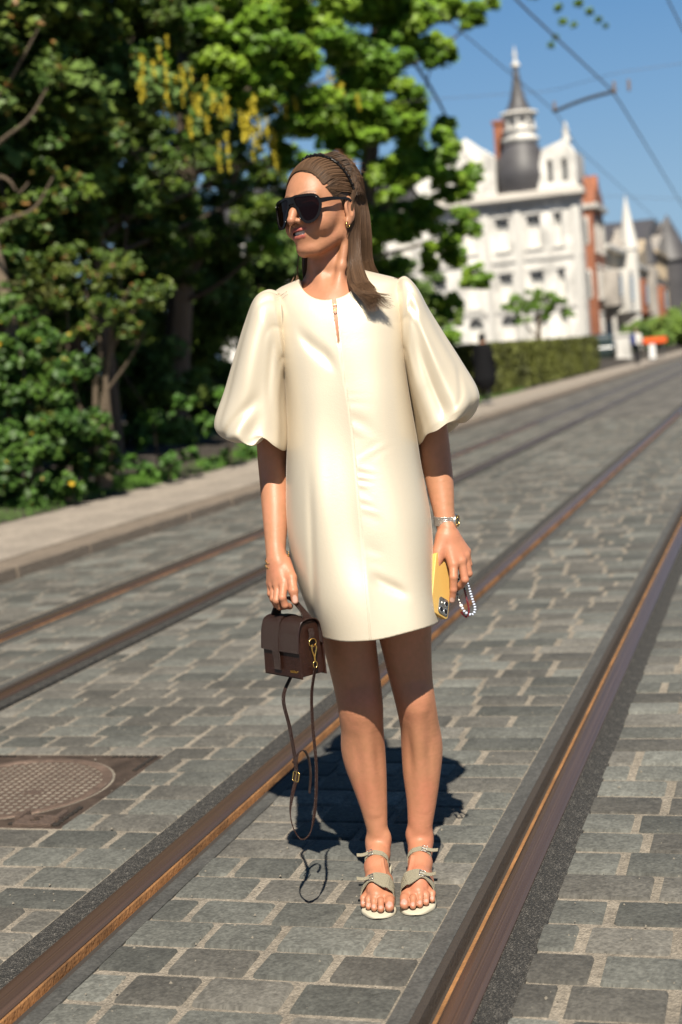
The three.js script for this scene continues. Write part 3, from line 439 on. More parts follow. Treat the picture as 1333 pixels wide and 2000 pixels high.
  mesh('hook', tube([[-.0225, 1.4225, .1045], [-.018, 1.4185, .107], [-.0145, 1.4215, .106]], .0011, 8, 6), mat.gold, dress);
  // neckline facing edge
  mesh('necklace', tube([[-.094, 1.476, .03], [-.085, 1.452, .065], [-.05, 1.437, .088], [-.018, 1.432, .094], [.012, 1.440, .086], [.033, 1.458, .063]], .0007, 40, 5), mat.gold, woman);
}

// ----- hair -----
{
  const r = rng(77), G = [], cols = [];
  const hairCol = (k) => { const a = mix(.02, .115, clamp(k, 0, 1)); return [a * 1.0, a * .56, a * .31]; };
  const capF = (() => {
    const hl = lut([[-.03, -.004], [0, .008], [.02, .022], [.04, .036], [.06, .048], [.085, .061], [.12, .068]]);
    const a = ell(0, .028, -.015, .0775, .0895, .0965), puff = ell(.004, .048, -.05, .070, .078, .062);
    return (x, y, z) => { const [X, Y, Z] = P2H(x, y, z); let d = smin(a(X, Y, Z), puff(X, Y, Z), .02);
      // hairline: keep what is above and behind it
      const A = Math.abs(X), line = A < .05 ? .052 + .0 * A + (Y - .085) * -.35 : 0;
      const face = Math.max((Z - (.036 + .35 * (Y - .04) * (Y > .04 ? 1 : 0) - .45 * Math.max(0, A - .045) + .012 * noise(X * 60, Y * 60, 2))), 0);
      const cut = Z - hl(Y) + .10 * Math.max(0, A - .05) - .004 * noise(X * 50, Y * 50, 4);
      d = smax(d, cut, .006);
      d = smax(d, -(Y + .012 + .5 * Math.max(0, -.01 - Z)) + (Z > -.035 ? 0 : -.05), .006);
      d += sstep(-.002, -.02, cut) * (.0008 * noise(X * 160, Y * 160, Z * 50));
      return d; };
  })();
  G.push(tint(nets(capF, [-.135, 1.60, -.16], [.1, 1.80, .11], .0026), (x, y, z) => { const [X, Y, Z] = P2H(x, y, z); const a = Math.atan2(X, Y + .02); return hairCol(.35 + .5 * noise(a * 40, Z * 14, 3) * .8 + .15 * noise(a * 110, Z * 20, 9)); }));
  // strands
  const pos = [], idx = [], col = [], nor = [];
  function strand(pts, rad, k, n = 18) {
    const c = new THREE.CatmullRomCurve3(pts), b0 = pos.length / 3, cc = hairCol(k), up = V(0, 0, 1), T = V(), s = V(), nn = V(), p = V();
    for (let i = 0; i <= n; i++) { const t = i / n; c.getPoint(t, p); c.getTangent(t, T); s.crossVectors(T, up).normalize(); nn.crossVectors(s, T); const w = rad * (t < .6 ? 1 : (1 - t) / .4 * .8 + .2); for (let j = 0; j < 3; j++) { const a = j * 2.0944 + .5, ca = Math.cos(a), sa = Math.sin(a); pos.push(p.x + (s.x * ca + nn.x * sa) * w, p.y + (s.y * ca + nn.y * sa) * w, p.z + (s.z * ca + nn.z * sa) * w); nor.push(s.x * ca + nn.x * sa, s.y * ca + nn.y * sa, s.z * ca + nn.z * sa); const q = 1 + t * .9; col.push(cc[0] * q, cc[1] * q, cc[2] * q); } }
    for (let i = 0; i < n; i++) for (let j = 0; j < 3; j++) { const a = b0 + i * 3 + j, b = b0 + i * 3 + (j + 1) % 3; idx.push(a, a + 3, b, b, a + 3, b + 3); }
  }
  const H = (x, y, z) => V(...H2P(x, y, z)), surf = (X, Y, Z, off) => { // push a head point onto the cranium shell
    const dx = X, dy = Y - .028, dz = Z + .015, k = 1 / Math.sqrt((dx / .0775) ** 2 + (dy / .0895) ** 2 + (dz / .0965) ** 2); return H(dx * k * (1 + off), dy * k * (1 + off) + .028, dz * k * (1 + off) - .015); };
  // swept back from the hairline to the hairband, in combed clumps
  for (let i = 0; i < 1700; i++) {
    const a = mix(-1.35, 1.62, r()), cl = Math.round(a * 9) / 9, a2 = mix(a, cl, .28), hx = Math.sin(a), hy = Math.cos(a), o = .004 + r() * .045 + (1 - Math.abs(a2 - a) * 12) * .012;
    const y0 = a > 1.3 ? .016 + .02 * r() : .024 + hy * .068, z0 = (a > 1.3 ? .016 + .9 * (y0 - .016) : .064 - .016 * Math.abs(a) ** 1.5) + (r() - .5) * .008;
    strand([surf(hx * .055, y0, z0, .005), surf(mix(hx * .062, Math.sin(a2) * .062, .5), .03 + Math.cos(a) * .082, z0 - .022, o * .6), surf(Math.sin(a2) * .068, .03 + Math.cos(a2) * .088, .014 - .02 * Math.abs(a2), o), surf(Math.sin(a2) * .07, .026 + Math.cos(a2) * .088, -.012 - .02 * Math.abs(a2), o)], .0005 + r() * .00035, .15 + r() * .6, 12);
  }
  // over the crown, then down the back and in front of her left shoulder
  const lerpP = (A, t) => { const f = t * (A.length - 1), k = Math.min(A.length - 2, Math.floor(f)); return A[k].clone().lerp(A[k + 1], f - k); };
  for (let i = 0; i < 2600; i++) {
    const a = mix(.25, 1.7, Math.pow(r(), .8)), q = r(), w = r() - .5, off = .03 + r() * .16 * (a < 1.2 ? 1 : .6), flip = i % 9 === 0;
    const P0 = surf(Math.sin(a) * .07, .026 + Math.cos(a) * .09, -.004 - .022 * a, off * .5), P1 = surf(Math.sin(a) * .068 + .012, .03 + Math.cos(a) * .082, -.034 - .03 * q, off + .07);
    const x1 = mix(.020, .070, q), zc = mix(.045, -.045, q) * (1 - .0 * a);
    const fwd = q < .5;
    const P2 = V(mix(.042, .078, q) + w * .006, 1.665, zc * .8), P3 = V(mix(.028, .082, q) + w * .006, 1.60, zc * .7 + .004), P4 = V(mix(.022, .080, q) + w * .008, 1.53, fwd ? .03 + w * .02 : -.03), P5 = V(mix(.022, .095, q) + w * .012, 1.485, fwd ? .068 + w * .012 : -.045 + w * .02);
    const lk = r(), lk2 = Math.pow(r(), 2); const P6 = fwd ? V(mix(.036, .072, q * 2) + w * .018, 1.455, .103 + w * .006) : V(mix(.08, .135, r()), 1.482 - r() * .01, -.03 + w * .05), P7 = fwd ? V(.062 + .05 * lk2 + w * .016, mix(1.438, 1.405, lk) + .006 * lk2, .1235 + .006 * (1 - lk) + w * .002) : V(mix(.12, .16, r()), 1.474 + r() * .012, -.02 + w * .07);
    const pl = [P0, P1, P2, P3, P4, P5, P6, P7], ct = r(); strand(flip && a < .8 ? pl.slice(0, 5) : ct < .12 ? pl.slice(0, 6) : ct < .34 ? [...pl.slice(0, 6), P5.clone().lerp(P6, .4 + .6 * r()).add(V(.01 * r(), 0, .004))] : ct < .55 ? [...pl.slice(0, 7), P6.clone().lerp(P7, .3 + .6 * r())] : pl, .00055 + r() * .0004, .22 + .5 * r() * r() + .1 * Math.sin(a * 40), 26);
  }
  // back and far side
  for (let i = 0; i < 700; i++) {
    const a = mix(-1.7, .3, r()), q = r(), w = r() - .5; const P0 = surf(Math.sin(a) * .07, .026 + Math.cos(a) * .09, -.01, .03 + r() * .1), P1 = surf(Math.sin(a) * .06, .03 + Math.cos(a) * .07, -.07, .12 * r() + .04);
    const xe = mix(-.088, .05, q); strand([P0, P1, V(mix(-.06, .03, q), 1.62, -.075 + w * .02), V(mix(-.082, .04, q) + w * .008, 1.56, -.062 + w * .02), V(xe, 1.5, -.07 + w * .02), V(xe, 1.43, -.10 + w * .02)], .0008 + r() * .0004, r() * .7, 18);
  }
  for (let i = 0; i < 7; i++) { const x = -.1 - r() * .02; strand([V(-.088, 1.6, -.03), V(-.096, 1.54, -.02), V(x, 1.49, .0 + r() * .02), V(x - .03 - r() * .02, 1.462 - r() * .008, .045 + r() * .03)], .0006, .7 + r() * .3, 12); }
  for (let i = 0; i < 70; i++) { const a = mix(-.6, 1.4, r()); const s = surf(Math.sin(a) * .07, .03 + Math.cos(a) * .09, -.03 - r() * .03, .1), d = V((r() - .2) * .03, r() * .012, (r() - .5) * .03); strand([s, s.clone().add(d.clone().multiplyScalar(.5)).add(V(0, .004, 0)), s.clone().add(d).add(V(.02 * r(), -.004, 0))], .0004, .9, 8); }
  const sg = new THREE.BufferGeometry(); sg.setAttribute('position', new THREE.Float32BufferAttribute(pos, 3)); sg.setAttribute('normal', new THREE.Float32BufferAttribute(nor, 3)); sg.setAttribute('color', new THREE.Float32BufferAttribute(col, 3)); sg.setIndex(idx);
  const hair = mesh('hair', merge([...G, sg]), mat.hair, woman); hair.userData.label = 'long straight brown hair swept back';
  // toothed black hairband with small bright beads
  const hbp = []; for (let k = 0; k <= 16; k++) { const a = -1.75 + 3.5 * k / 16; hbp.push(surf(Math.sin(a) * .072, .026 + Math.cos(a) * .088, .012 - .026 * Math.abs(a), .085)); }
  const hb = mesh('hairband', tube(hbp, .0031, 64, 8), mat.black, woman);
  const hcurve = new THREE.CatmullRomCurve3(hbp), bd = []; for (let k = 0; k < 34; k++) { const p = hcurve.getPointAt((k + .5) / 34), o = p.clone().sub(V(...H2P(0, .028, -.015))).normalize(); p.addScaledVector(o, .0022); bd.push(new THREE.SphereGeometry(k % 2 ? .0026 : .0036, 8, 6).translate(p.x, p.y, p.z)); }
  mesh('beads', bd, mat.black, hb).userData.kind = 'stuff';
}

// ----- sunglasses -----
{
  const sg = new THREE.Group(); sg.name = 'sunglasses'; sg.userData.label = 'oversized black aviator sunglasses'; woman.add(sg);
  const lensM = phys(C(.016, .006, .004), .05, { transmission: .75, thickness: 0, ior: 1.45, specularIntensity: .35 }), blk = mat.black;
  // wrapped shield: outline in (u, v), bent onto a cylinder round the face
  const wrap = (u, v, o) => { const a = u / .105, R = .105 + o; return H2P(Math.sin(a) * R * 1.02, v - .002 - Math.abs(u) * .02, -.014 + Math.cos(a) * R + .006 - (v < 0 ? v * .1 : 0)); };
  const out = [[.006, .0255], [.03, .0275], [.052, .0262], [.064, .021], [.071, .010], [.072, -.004], [.067, -.022], [.056, -.036], [.042, -.0405], [.0315, -.038], [.0225, -.028], [.0160, -.013], [.0115, -.001], [.0075, .0055]];
  const outer = new THREE.CatmullRomCurve3(out.map((p) => V(p[0], p[1], 0)), true, 'catmullrom', .5).getPoints(72), cu = .042, cv = -.005;
  for (const s of [1, -1]) {
    const rim = (inset) => outer.map((p) => { const dx = p.x - cu, dy = p.y - cv, l = Math.hypot(dx, dy); return [s * (p.x - dx / l * inset), p.y - dy / l * inset]; });
    const A = rim(0), B = rim(.0062), pos = [], idx = [], n = A.length;
    for (const [L, o] of [[A, 0], [A, .0042], [B, .0042], [B, 0]]) for (const [u, v] of L) pos.push(...wrap(u, v, o));
    for (let i = 0; i < n; i++) for (let k = 0; k < 4; k++) { const a = k * n + i, b = k * n + (i + 1) % n, c = ((k + 1) % 4) * n + i, d = ((k + 1) % 4) * n + (i + 1) % n; idx.push(a, b, c, b, d, c); }
    const g = new THREE.BufferGeometry(); g.setAttribute('position', new THREE.Float32BufferAttribute(pos, 3)); g.setIndex(idx); const h = g.toNonIndexed(); h.computeVertexNormals(); mesh('rim', h, blk, sg);
    const lp = [], li = []; const rings = 7; for (let k = 0; k <= rings; k++) for (const [u, v] of B) { const t = k / rings; lp.push(...wrap(mix(s * cu, u, t), mix(cv, v, t), .002)); } for (let k = 0; k < rings; k++) for (let i = 0; i < n; i++) { const a = k * n + i, b = k * n + (i + 1) % n; li.push(a, b, a + n, b, b + n, a + n); }
    const lg = new THREE.BufferGeometry(); lg.setAttribute('position', new THREE.Float32BufferAttribute(lp, 3)); lg.setIndex(li); lg.computeVertexNormals(); mesh('lens', lg, lensM, sg);
    const tp = [wrap(s * .0705, .008, .002), H2P(s * .0772, .0075, .05), H2P(s * .0785, .0085, .02), H2P(s * .079, .0075, -.012), H2P(s * .078, -.006, -.03)];
    mesh('temple', band(tp, tp.map(() => [0, 1, 0]), (t) => mix(.011, .006, Math.min(1, t * 2)), .0035, 20), blk, sg);
  }
  const br = [wrap(-.009, .018, .002), wrap(0, .0175, .0025), wrap(.009, .018, .002)]; mesh('bridge', [band(br, br.map(() => [0, 1, 0]), .017, .0042, 8), tube([wrap(-.014, -.001, .001), wrap(0, .006, .003), wrap(.014, -.001, .001)], .0024, 12, 8)], blk, sg);
  const rv = []; for (const s of [1, -1]) for (const [u, v] of [[.062, .0165], [.021, -.0255]]) { const p = wrap(s * u, v, .0052); rv.push(new THREE.SphereGeometry(.0011, 8, 6).translate(...p)); } mesh('rivets', rv, mat.steel, sg).userData.kind = 'stuff';
}
// ----- earring, bracelets, watch -----
{ const p = H2P(.0775, -.047, .0); mesh('earring', new THREE.TorusGeometry(.0065, .0009, 6, 20).rotateY(.9).translate(p[0], p[1] - .004, p[2]), mat.gold, woman); }
for (const [y, t, lx] of [[.858, .012, 0], [.849, .016, .002]]) {
  const pts = []; for (let k = 0; k < 24; k++) { const a = k / 24 * Math.PI * 2; pts.push(V(-.2015 - lx * .3 + Math.cos(a) * .0282, y + Math.cos(a) * t * .5 - Math.sin(a) * .010, .0865 + Math.sin(a) * .0262)); }
  const b = mesh('bracelet', tube(pts, .0008, 96, 5, true), mat.gold, woman), c = new THREE.CatmullRomCurve3(pts, true), bl = []; for (let k = 0; k < 18; k++) { const q = c.getPointAt(k / 18); bl.push(new THREE.SphereGeometry(.0014, 6, 5).translate(q.x, q.y, q.z)); } mesh('links', bl, mat.gold, b).userData.kind = 'stuff';
}
{
  const w = new THREE.Group(); w.name = 'wristwatch'; w.userData.label = 'steel wristwatch with a five row link bracelet'; woman.add(w);
  const cx = .2015, cz = .034, cy = .9045, links = [], lg = {};
  for (let k = 0; k < 34; k++) { const a = k / 34 * Math.PI * 2; if (Math.abs(Math.atan2(Math.sin(a - .42), Math.cos(a - .42))) < .42) continue;
    for (let j = 0; j < 5; j++) { const mid = j > 0 && j < 4, ww = mid ? .0038 : .0046, yo = [-.0086, -.004, 0, .004, .0086][j], off = mid && j !== 2 ? .5 : 0, aa = a + off / 34 * Math.PI * 2, rx = .0258, rz = .0232;
      const g = new RoundedBoxGeometry(.0021, ww, .0043, 1, .0008); g.rotateY(-aa).translate(cx + Math.cos(aa) * rx, cy + yo - .0016 * Math.cos(aa), cz + Math.sin(aa) * rz); links.push(g); } }
  mesh('links', links, mat.steel, w).userData.kind = 'stuff';
  const ang = .42, px = cx + Math.cos(ang) * .0275, pz = cz + Math.sin(ang) * .0245, put = (g) => g.rotateZ(-Math.PI / 2).rotateY(-ang).translate(px, cy - .001, pz);
  mesh('case', put(new THREE.LatheGeometry([[0, -.004], [.0143, -.004], [.0157, -.002], [.0157, .002], [.0147, .0042], [.0130, .0046], [.0126, .0036]].map((p) => new THREE.Vector2(...p)), 40)), mat.steel, w);
  mesh('dial', put(cyl(.0126, .0126, .0004, 0, .0033, 0, 32)), phys(C(.02, .018, .02), .25), w);
  mesh('bezel', put(new THREE.TorusGeometry(.0138, .0011, 6, 48).rotateX(Math.PI / 2).translate(0, .0044, 0)), mat.gold, w);
  mesh('hands', [put(box(.0006, .0003, .007, 0, .0039, .0025)), put(box(.005, .0003, .0007, .0022, .0041, 0))], mat.steel, w);
  const mk = []; for (let k = 0; k < 12; k++) { const a = k / 12 * Math.PI * 2; mk.push(put(box(.0007, .0003, .0016, 0, .0038, .0092).rotateY(a))); } mesh('hour_markers', mk, mat.gold, w).userData.kind = 'stuff';
}
// ----- sandals -----
mat.suede = std(C(.40, .355, .25), .92, { map: rep(TX.speck, 12, 12), bumpMap: rep(TX.fine, 25, 25), bumpScale: .0006 });
mat.sole = std(C(.43, .385, .29), .85, { bumpMap: rep(TX.fine, 20, 20), bumpScale: .0006 });
for (const F of FEET) {
  const s = F.s, g = new THREE.Group(); g.name = F.s < 0 ? 'sandal' : 'sandal_001'; g.userData.label = 'beige suede sandal with two buckled straps'; woman.add(g);
  const top = (l) => l > .15 ? .0145 : mix(.0145, .053, sstep(.155, .035, l)), endq = (l) => l > .195 ? Math.sqrt(Math.max(1e-7, 1 - Math.pow((l - .195) / .0495, 2))) : l < .015 ? Math.sqrt(Math.max(1e-7, 1 - Math.pow((.015 - l) / .023, 2))) : 1, hI = lut([[-.008, .028], [.03, .028], [.08, .024], [.13, .030], [.17, .0395], [.2, .042], [.2445, .042]]), hO = lut([[-.008, .028], [.03, .028], [.08, .031], [.13, .039], [.165, .0445], [.195, .0435], [.22, .035], [.2445, .03]]), halfIn = (l) => hI(l) * endq(l), halfOut = (l) => hO(l) * endq(l);
  // sole slab following the arch
  const pos = [], idx = [], n = 40; for (let i = 0; i <= n; i++) { const l = mix(-.008, .2445, .5 - .5 * Math.cos(i / n * Math.PI)), t = top(l), th = .012 + .004 * sstep(.1, .0, l); const ring = [[-halfIn(l), 0], [-halfIn(l) * .97, th * .5], [-halfIn(l) * .9, th * .95], [0, th], [halfOut(l) * .9, th * .95], [halfOut(l) * .97, th * .5], [halfOut(l), 0], [halfOut(l) * .9, -.001], [0, -.001], [-halfIn(l) * .9, -.001]]; const eq = endq(l); for (const [w, y] of ring) { const [x, z] = F.at(l, w); pos.push(x, t - th + th * .42 + (y - th * .42) * eq + .001, z); } }
  const m = 10; for (let i = 0; i < n; i++) for (let k = 0; k < m; k++) { const a = i * m + k, b = i * m + (k + 1) % m; idx.push(a, b, a + m, b, b + m, a + m); }  const sgm = new THREE.BufferGeometry(); sgm.setAttribute('position', new THREE.Float32BufferAttribute(pos, 3)); sgm.setIndex(idx); sgm.computeVertexNormals(); mesh('sole', sgm, mat.sole, g);
  // tapered block heel
  const hp = [], hi = []; for (let k = 0; k <= 1; k++) for (let q = 0; q < 20; q++) { const a = q / 20 * Math.PI * 2, sc = k ? 1 : .82, [x, z] = F.at(.018 + Math.cos(a) * .023 * sc - (k ? 0 : .002), Math.sin(a) * .0245 * sc); hp.push(x, k ? .043 : .0005, z); } for (let q = 0; q < 20; q++) { const a = q, b = (q + 1) % 20; hi.push(a, b, a + 20, b, b + 20, a + 20); } for (let q = 1; q < 19; q++) hi.push(0, q + 1, q); const hg = new THREE.BufferGeometry(); hg.setAttribute('position', new THREE.Float32BufferAttribute(hp, 3)); hg.setIndex(hi); hg.computeVertexNormals(); mesh('heel', hg, mat.suede, g);
  // straps: march from one sole edge over the foot to the other, sitting on the skin
  function over(l0, l1, width, lift, name, wTop) {
    const P = [], S = [], k = 15; for (let i = 0; i <= k; i++) { const t = i / k, a = Math.PI * t, l = mix(l0, l1, t); const wi = -halfIn(l) * .95, wo = halfOut(l) * .95; let w = mix(wi, wo, .5 - .5 * Math.cos(a)), yb = top(l) - .003; let [x, z] = F.at(l, w); let y = .16; if (i === 0 || i === k) y = yb; else { while (y > yb && F.f(x, y, z) > lift) y -= .0012; y = Math.max(y, yb); } P.push([x, y, z]); S.push([F.u[0], .0, F.u[1]]); }
    // relax so the strap bridges hollows
    for (let it = 0; it < 3; it++) for (let i = 1; i < k; i++) P[i][1] = Math.max(P[i][1], (P[i - 1][1] + P[i + 1][1]) / 2);
    const S2 = P.map((p, i) => { const a = P[Math.max(0, i - 1)], b = P[Math.min(k, i + 1)]; return [F.u[0], -.55 * Math.sin(Math.PI * i / k), F.u[1]]; });
    mesh(name, band(P, S2, wTop, .0022, 30), mat.suede, g); return P;
  }
  const a = over(.098, .094, .0145, .0032, 'ankle_strap', (t) => .0138), b = over(.178, .168, .028, .0032, 'toe_strap', (t) => mix(.044, .017, sstep(.3, .72, t)) + .012 * sstep(.8, 1, t) - .012 * sstep(.2, 0, t));
  // buckles and loose strap ends
  for (const [P, q, nm, w] of [[a, .66, 'ankle_buckle', .0095], [b, .58, 'toe_buckle', .0092]]) {
    const i = Math.round(q * 15), p = V(...P[i]), T = V(...P[i + 1]).sub(V(...P[i - 1])).normalize(), side = V(F.u[0], -.55, F.u[1]); side.addScaledVector(T, -side.dot(T)).normalize(); const N = T.clone().cross(side).normalize(); if (N.y < 0) N.negate(); p.addScaledVector(N, .0034);
    const cs = [[-1, -1], [1, -1], [1, 1], [-1, 1]].map(([u, v]) => p.clone().addScaledVector(T, u * .0068).addScaledVector(side, v * w * .82)); const c = new THREE.CatmullRomCurve3(cs.flatMap((c0, k) => { const d = cs[(k + 1) % 4]; return [c0.clone().lerp(d, .1), c0.clone().lerp(d, .5), c0.clone().lerp(d, .9)]; }), true); mesh(nm, [new THREE.TubeGeometry(c, 48, .0009, 6, true), tube([p.clone().addScaledVector(T, -.0068), p.clone().addScaledVector(T, .0068).addScaledVector(N, .0006)], .0009, 4, 6)], mat.steel, g);
    const e0 = p.clone().addScaledVector(T, .004).addScaledVector(N, .0002), e1 = e0.clone().addScaledVector(T, .014).addScaledVector(N, .002), e2 = e0.clone().addScaledVector(T, .027).addScaledVector(N, .007 + (nm[0] === 'a' ? .001 : .004)).add(V(0, .001, 0)); mesh('strap_end', band([e0.toArray(), e1.toArray(), e2.toArray()], [side.toArray(), side.toArray(), side.toArray()], .0098, .0018, 8), mat.suede, g);
  }
}
// ---------- handbag, in the woman's frame, moved to its own base ----------
function rebase(g, base) { g.position.copy(toWorld(base)); g.rotation.y = TH; g.traverse((o) => { if (o.isMesh && !o.userData.keep) o.geometry.translate(-base[0], -base[1], -base[2]); }); }
mat.leather = phys(C(.036, .013, .008), .34, { specularIntensity: .7, bumpMap: rep(TX.rough, 18, 18), bumpScale: .0007, map: rep(TX.speck, 8, 8) });
mat.edge = phys(C(.022, .009, .007), .35);
{
  const t = thing('handbag', 'small dark brown leather handbag with a long dangling strap, held in her hand', 'handbag');
  // bag frame: a along its width (towards the camera end), d through its depth, origin at bottom centre
  const ya = .62, O = V(-.181, .590, .118), A = V(Math.cos(ya + .25), 0, Math.sin(ya + .25)), Dp = V(A.z, 0, -A.x), N = Dp.clone().negate(); // A: far-left to near-right; N: front normal
  const W = .132, Hh = .128, D = .060, P = (a, y, d) => O.clone().addScaledVector(A, a).add(V(0, y, 0)).addScaledVector(N, d);
  const M = new THREE.Matrix4().makeBasis(A, V(0, 1, 0), N).setPosition(O);
  const apply = (g) => g.applyMatrix4(M);
  // body: side profile trapezoid rounded at the top, gusset sides
  const prof = new THREE.Shape(); prof.moveTo(-D / 2 - .006, 0); prof.lineTo(D / 2 + .006, 0); prof.lineTo(D / 2 - .004, Hh - .022); prof.quadraticCurveTo(D / 2 - .006, Hh - .002, 0, Hh); prof.quadraticCurveTo(-D / 2 + .006, Hh - .002, -D / 2 + .004, Hh - .022); prof.lineTo(-D / 2 - .006, 0);
  const bodyG = extrude(prof, W - .008, .0015, 2, 12).translate(0, 0, -(W - .008) / 2).rotateY(-Math.PI / 2).scale(1, 1, -1);
  // after rotateY(-90): extrusion runs along a, profile x runs along d
  { const p = bodyG.attributes.position; bodyG.computeVertexNormals(); }
  const bd = mesh('body', apply(bodyG), mat.leather, t);
  // front and back panels stand proud of the gusset
  const panel = (d, top) => { const s = new THREE.Shape(); s.moveTo(-W / 2 - .003, -.004); s.lineTo(W / 2 + .003, -.004); s.lineTo(W / 2, top); s.lineTo(-W / 2, top); return extrude(s, .002, .0008, 1).translate(0, 0, d); };
  mesh('front_panel', apply(panel(D / 2 + .0035, Hh * .62)), mat.leather, t); mesh('back_panel', apply(panel(-D / 2 - .0075, Hh * .7)), mat.leather, t);
  // flap: bent sheet over the top and down the front
  const fp = [], fs = []; const path = [[-D / 2 - .002, Hh * .55], [-D / 2 - .002, Hh - .024], [-D / 2 + .008, Hh - .003], [0, Hh + .0035], [D / 2 - .006, Hh - .002], [D / 2 + .004, Hh - .022], [D / 2 + .0085, Hh * .6], [D / 2 + .0105, Hh * .44]];
  const bandA = (pp, w, th, n) => band(pp.map(([d, y]) => P(0, y, d).toArray()), pp.map(() => A.toArray()), w, th, n);
  mesh('flap', bandA(path, W + .006, .003, 40), mat.leather, t);
  mesh('centre_strap', bandA([...path.map(([d, y], i) => [d + (i > 3 ? .0028 : i < 2 ? -.0028 : 0), y + (i > 1 && i < 6 ? .0028 : 0)]), [D / 2 + .0115, Hh * .25], [D / 2 + .0115, .012]], .024, .0022, 44).translate(...A.clone().multiplyScalar(-.012).toArray()), mat.leather, t);
  // piping along the flap edges
  for (const e of [-1, 1]) mesh('piping', tube(path.map(([d, y]) => P(e * (W / 2 + .003), y, d)), .0017, 40, 6), mat.edge, t);
  // top handle arching between the ends, through the fingers
  const hp = [[-W / 2 + .008, Hh - .006], [-W / 2 + .016, Hh + .018], [-W / 2 + .034, Hh + .040], [-.004, Hh + .047], [.014, Hh + .043], [W / 2 - .026, Hh + .026], [W / 2 - .008, Hh + .008], [W / 2 - .001, Hh - .005]].map(([a, y]) => P(a, y, .0).toArray());
  mesh('handle', band(hp, hp.map(() => N.toArray()), (q) => mix(.030, .0135, sstep(.0, .28, q) * sstep(1, .72, q)), .0042, 36), mat.leather, t);
  // gold lettering on the lower front corner
  const font = await new FontLoader().loadAsync('fonts/droid/droid_sans_bold.typeface.json');
  const tg = new TextGeometry('JACQUEMUS', { font, size: .0052, depth: .0012, curveSegments: 3 }); tg.computeBoundingBox(); const tw = tg.boundingBox.max.x; tg.scale(.024 / tw, 1, 1).translate(W / 2 - .036, .0085, D / 2 + .0066); mesh('lettering', apply(tg), mat.gold, t);
  // ring tab, D ring, swivel clip on the near end
  const S = (y, d, o) => P(W / 2 + o, y, d);
  mesh('ring_tab', band([S(Hh - .02, -.002, .001).toArray(), S(Hh - .034, -.002, .004).toArray(), S(Hh - .045, -.002, .003).toArray()], [N.toArray(), N.toArray(), N.toArray()], .015, .003, 8), mat.leather, t);
  const ringPts = []; for (let k = 0; k < 16; k++) { const a = k / 16 * Math.PI * 2; ringPts.push(S(Hh - .053 + Math.sin(a) * .0092, -.002 + Math.cos(a) * .0105, .005)); } mesh('ring', tube(ringPts, .0013, 48, 6, true), mat.gold, t);
  const c0 = S(Hh - .060, -.004, .006), c1 = S(.026, -.004, .006);
  const clip = mesh('swivel_clip', [tube([S(Hh - .057, -.006, .007), S(Hh - .064, -.010, .0072), S(Hh - .078, -.006, .007), S(Hh - .089, -.003, .0065)], .0019, 16, 7), tube([S(Hh - .057, .001, .007), S(Hh - .066, .0035, .0072), S(Hh - .078, .001, .007), S(Hh - .089, -.003, .0065)], .0017, 16, 7), tube([S(Hh - .088, -.003, .0065), S(Hh - .097, -.003, .0065)], .0024, 4, 8)], mat.gold, t);
  const ep = []; for (let k = 0; k < 12; k++) { const a = k / 12 * Math.PI * 2; ep.push(S(Hh - .1045 + Math.sin(a) * .0075, -.003 + Math.cos(a) * .006, .0065)); } mesh('eyelet', tube(ep, .0013, 32, 6, true), mat.gold, clip);
  // long strap hanging in a loop
  const e0 = S(Hh - .11, -.003, .0065), e1 = P(-.02, -.004, -.01);
  const sp = [e0.toArray(), [-.146, .545, .163], [-.150, .467, .168], [-.150, .372, .178], [-.163, .27, .198], [-.179, .226, .213], [-.196, .218, .218], [-.212, .238, .209], [-.219, .271, .19], [-.211, .31, .162], [-.201, .34, .142], [-.200, .387, .132], [-.206, .46, .126], [-.214, .533, .121], e1.toArray()];
  const sd = sp.map((p, i) => { const q = i / (sp.length - 1); return q < .35 ? [-.55, 0, .83] : q < .6 ? [.1, .2, 1] : [.75, .1, .6]; });
  mesh('long_strap', band(sp, sd, .0092, .0024, 150), mat.leather, t);
  const tp = [[-.199, .352, .136], [-.197, .383, .138], [-.190, .397, .131], [-.178, .397, .112], [-.169, .372, .097], [-.168, .33, .09], [-.175, .285, .084]]; mesh('strap_end', band(tp, tp.map((_, i) => i < 2 ? [.75, .1, .6] : [.4, .3, .85]), .0092, .0022, 40), mat.leather, t);
  const bc = [[-1, -1], [1, -1], [1, 1], [-1, 1]].map(([u, v]) => V(-.2005, .345, .144).add(V(.62, -.15, .5).normalize().multiplyScalar(u * .0085)).add(V(.22, .95, -.1).normalize().multiplyScalar(v * .0105)));
  mesh('buckle', [new THREE.TubeGeometry(new THREE.CatmullRomCurve3(bc.flatMap((c, k) => { const d = bc[(k + 1) % 4]; return [c.clone().lerp(d, .08), c.clone().lerp(d, .5), c.clone().lerp(d, .92)]; }), true), 48, .0014, 6, true), tube([bc[0].clone().lerp(bc[1], .5), bc[2].clone().lerp(bc[3], .5)], .001, 6, 6)], mat.gold, t);
  const kp = [[-.2045, .372, .127], [-.197, .3705, .1385]]; mesh('keeper', rbox(.013, .006, .0055, -.2, .378, .134, .001, 1), mat.leather, t);
  rebase(t, [-.181, .21, .16]);
}
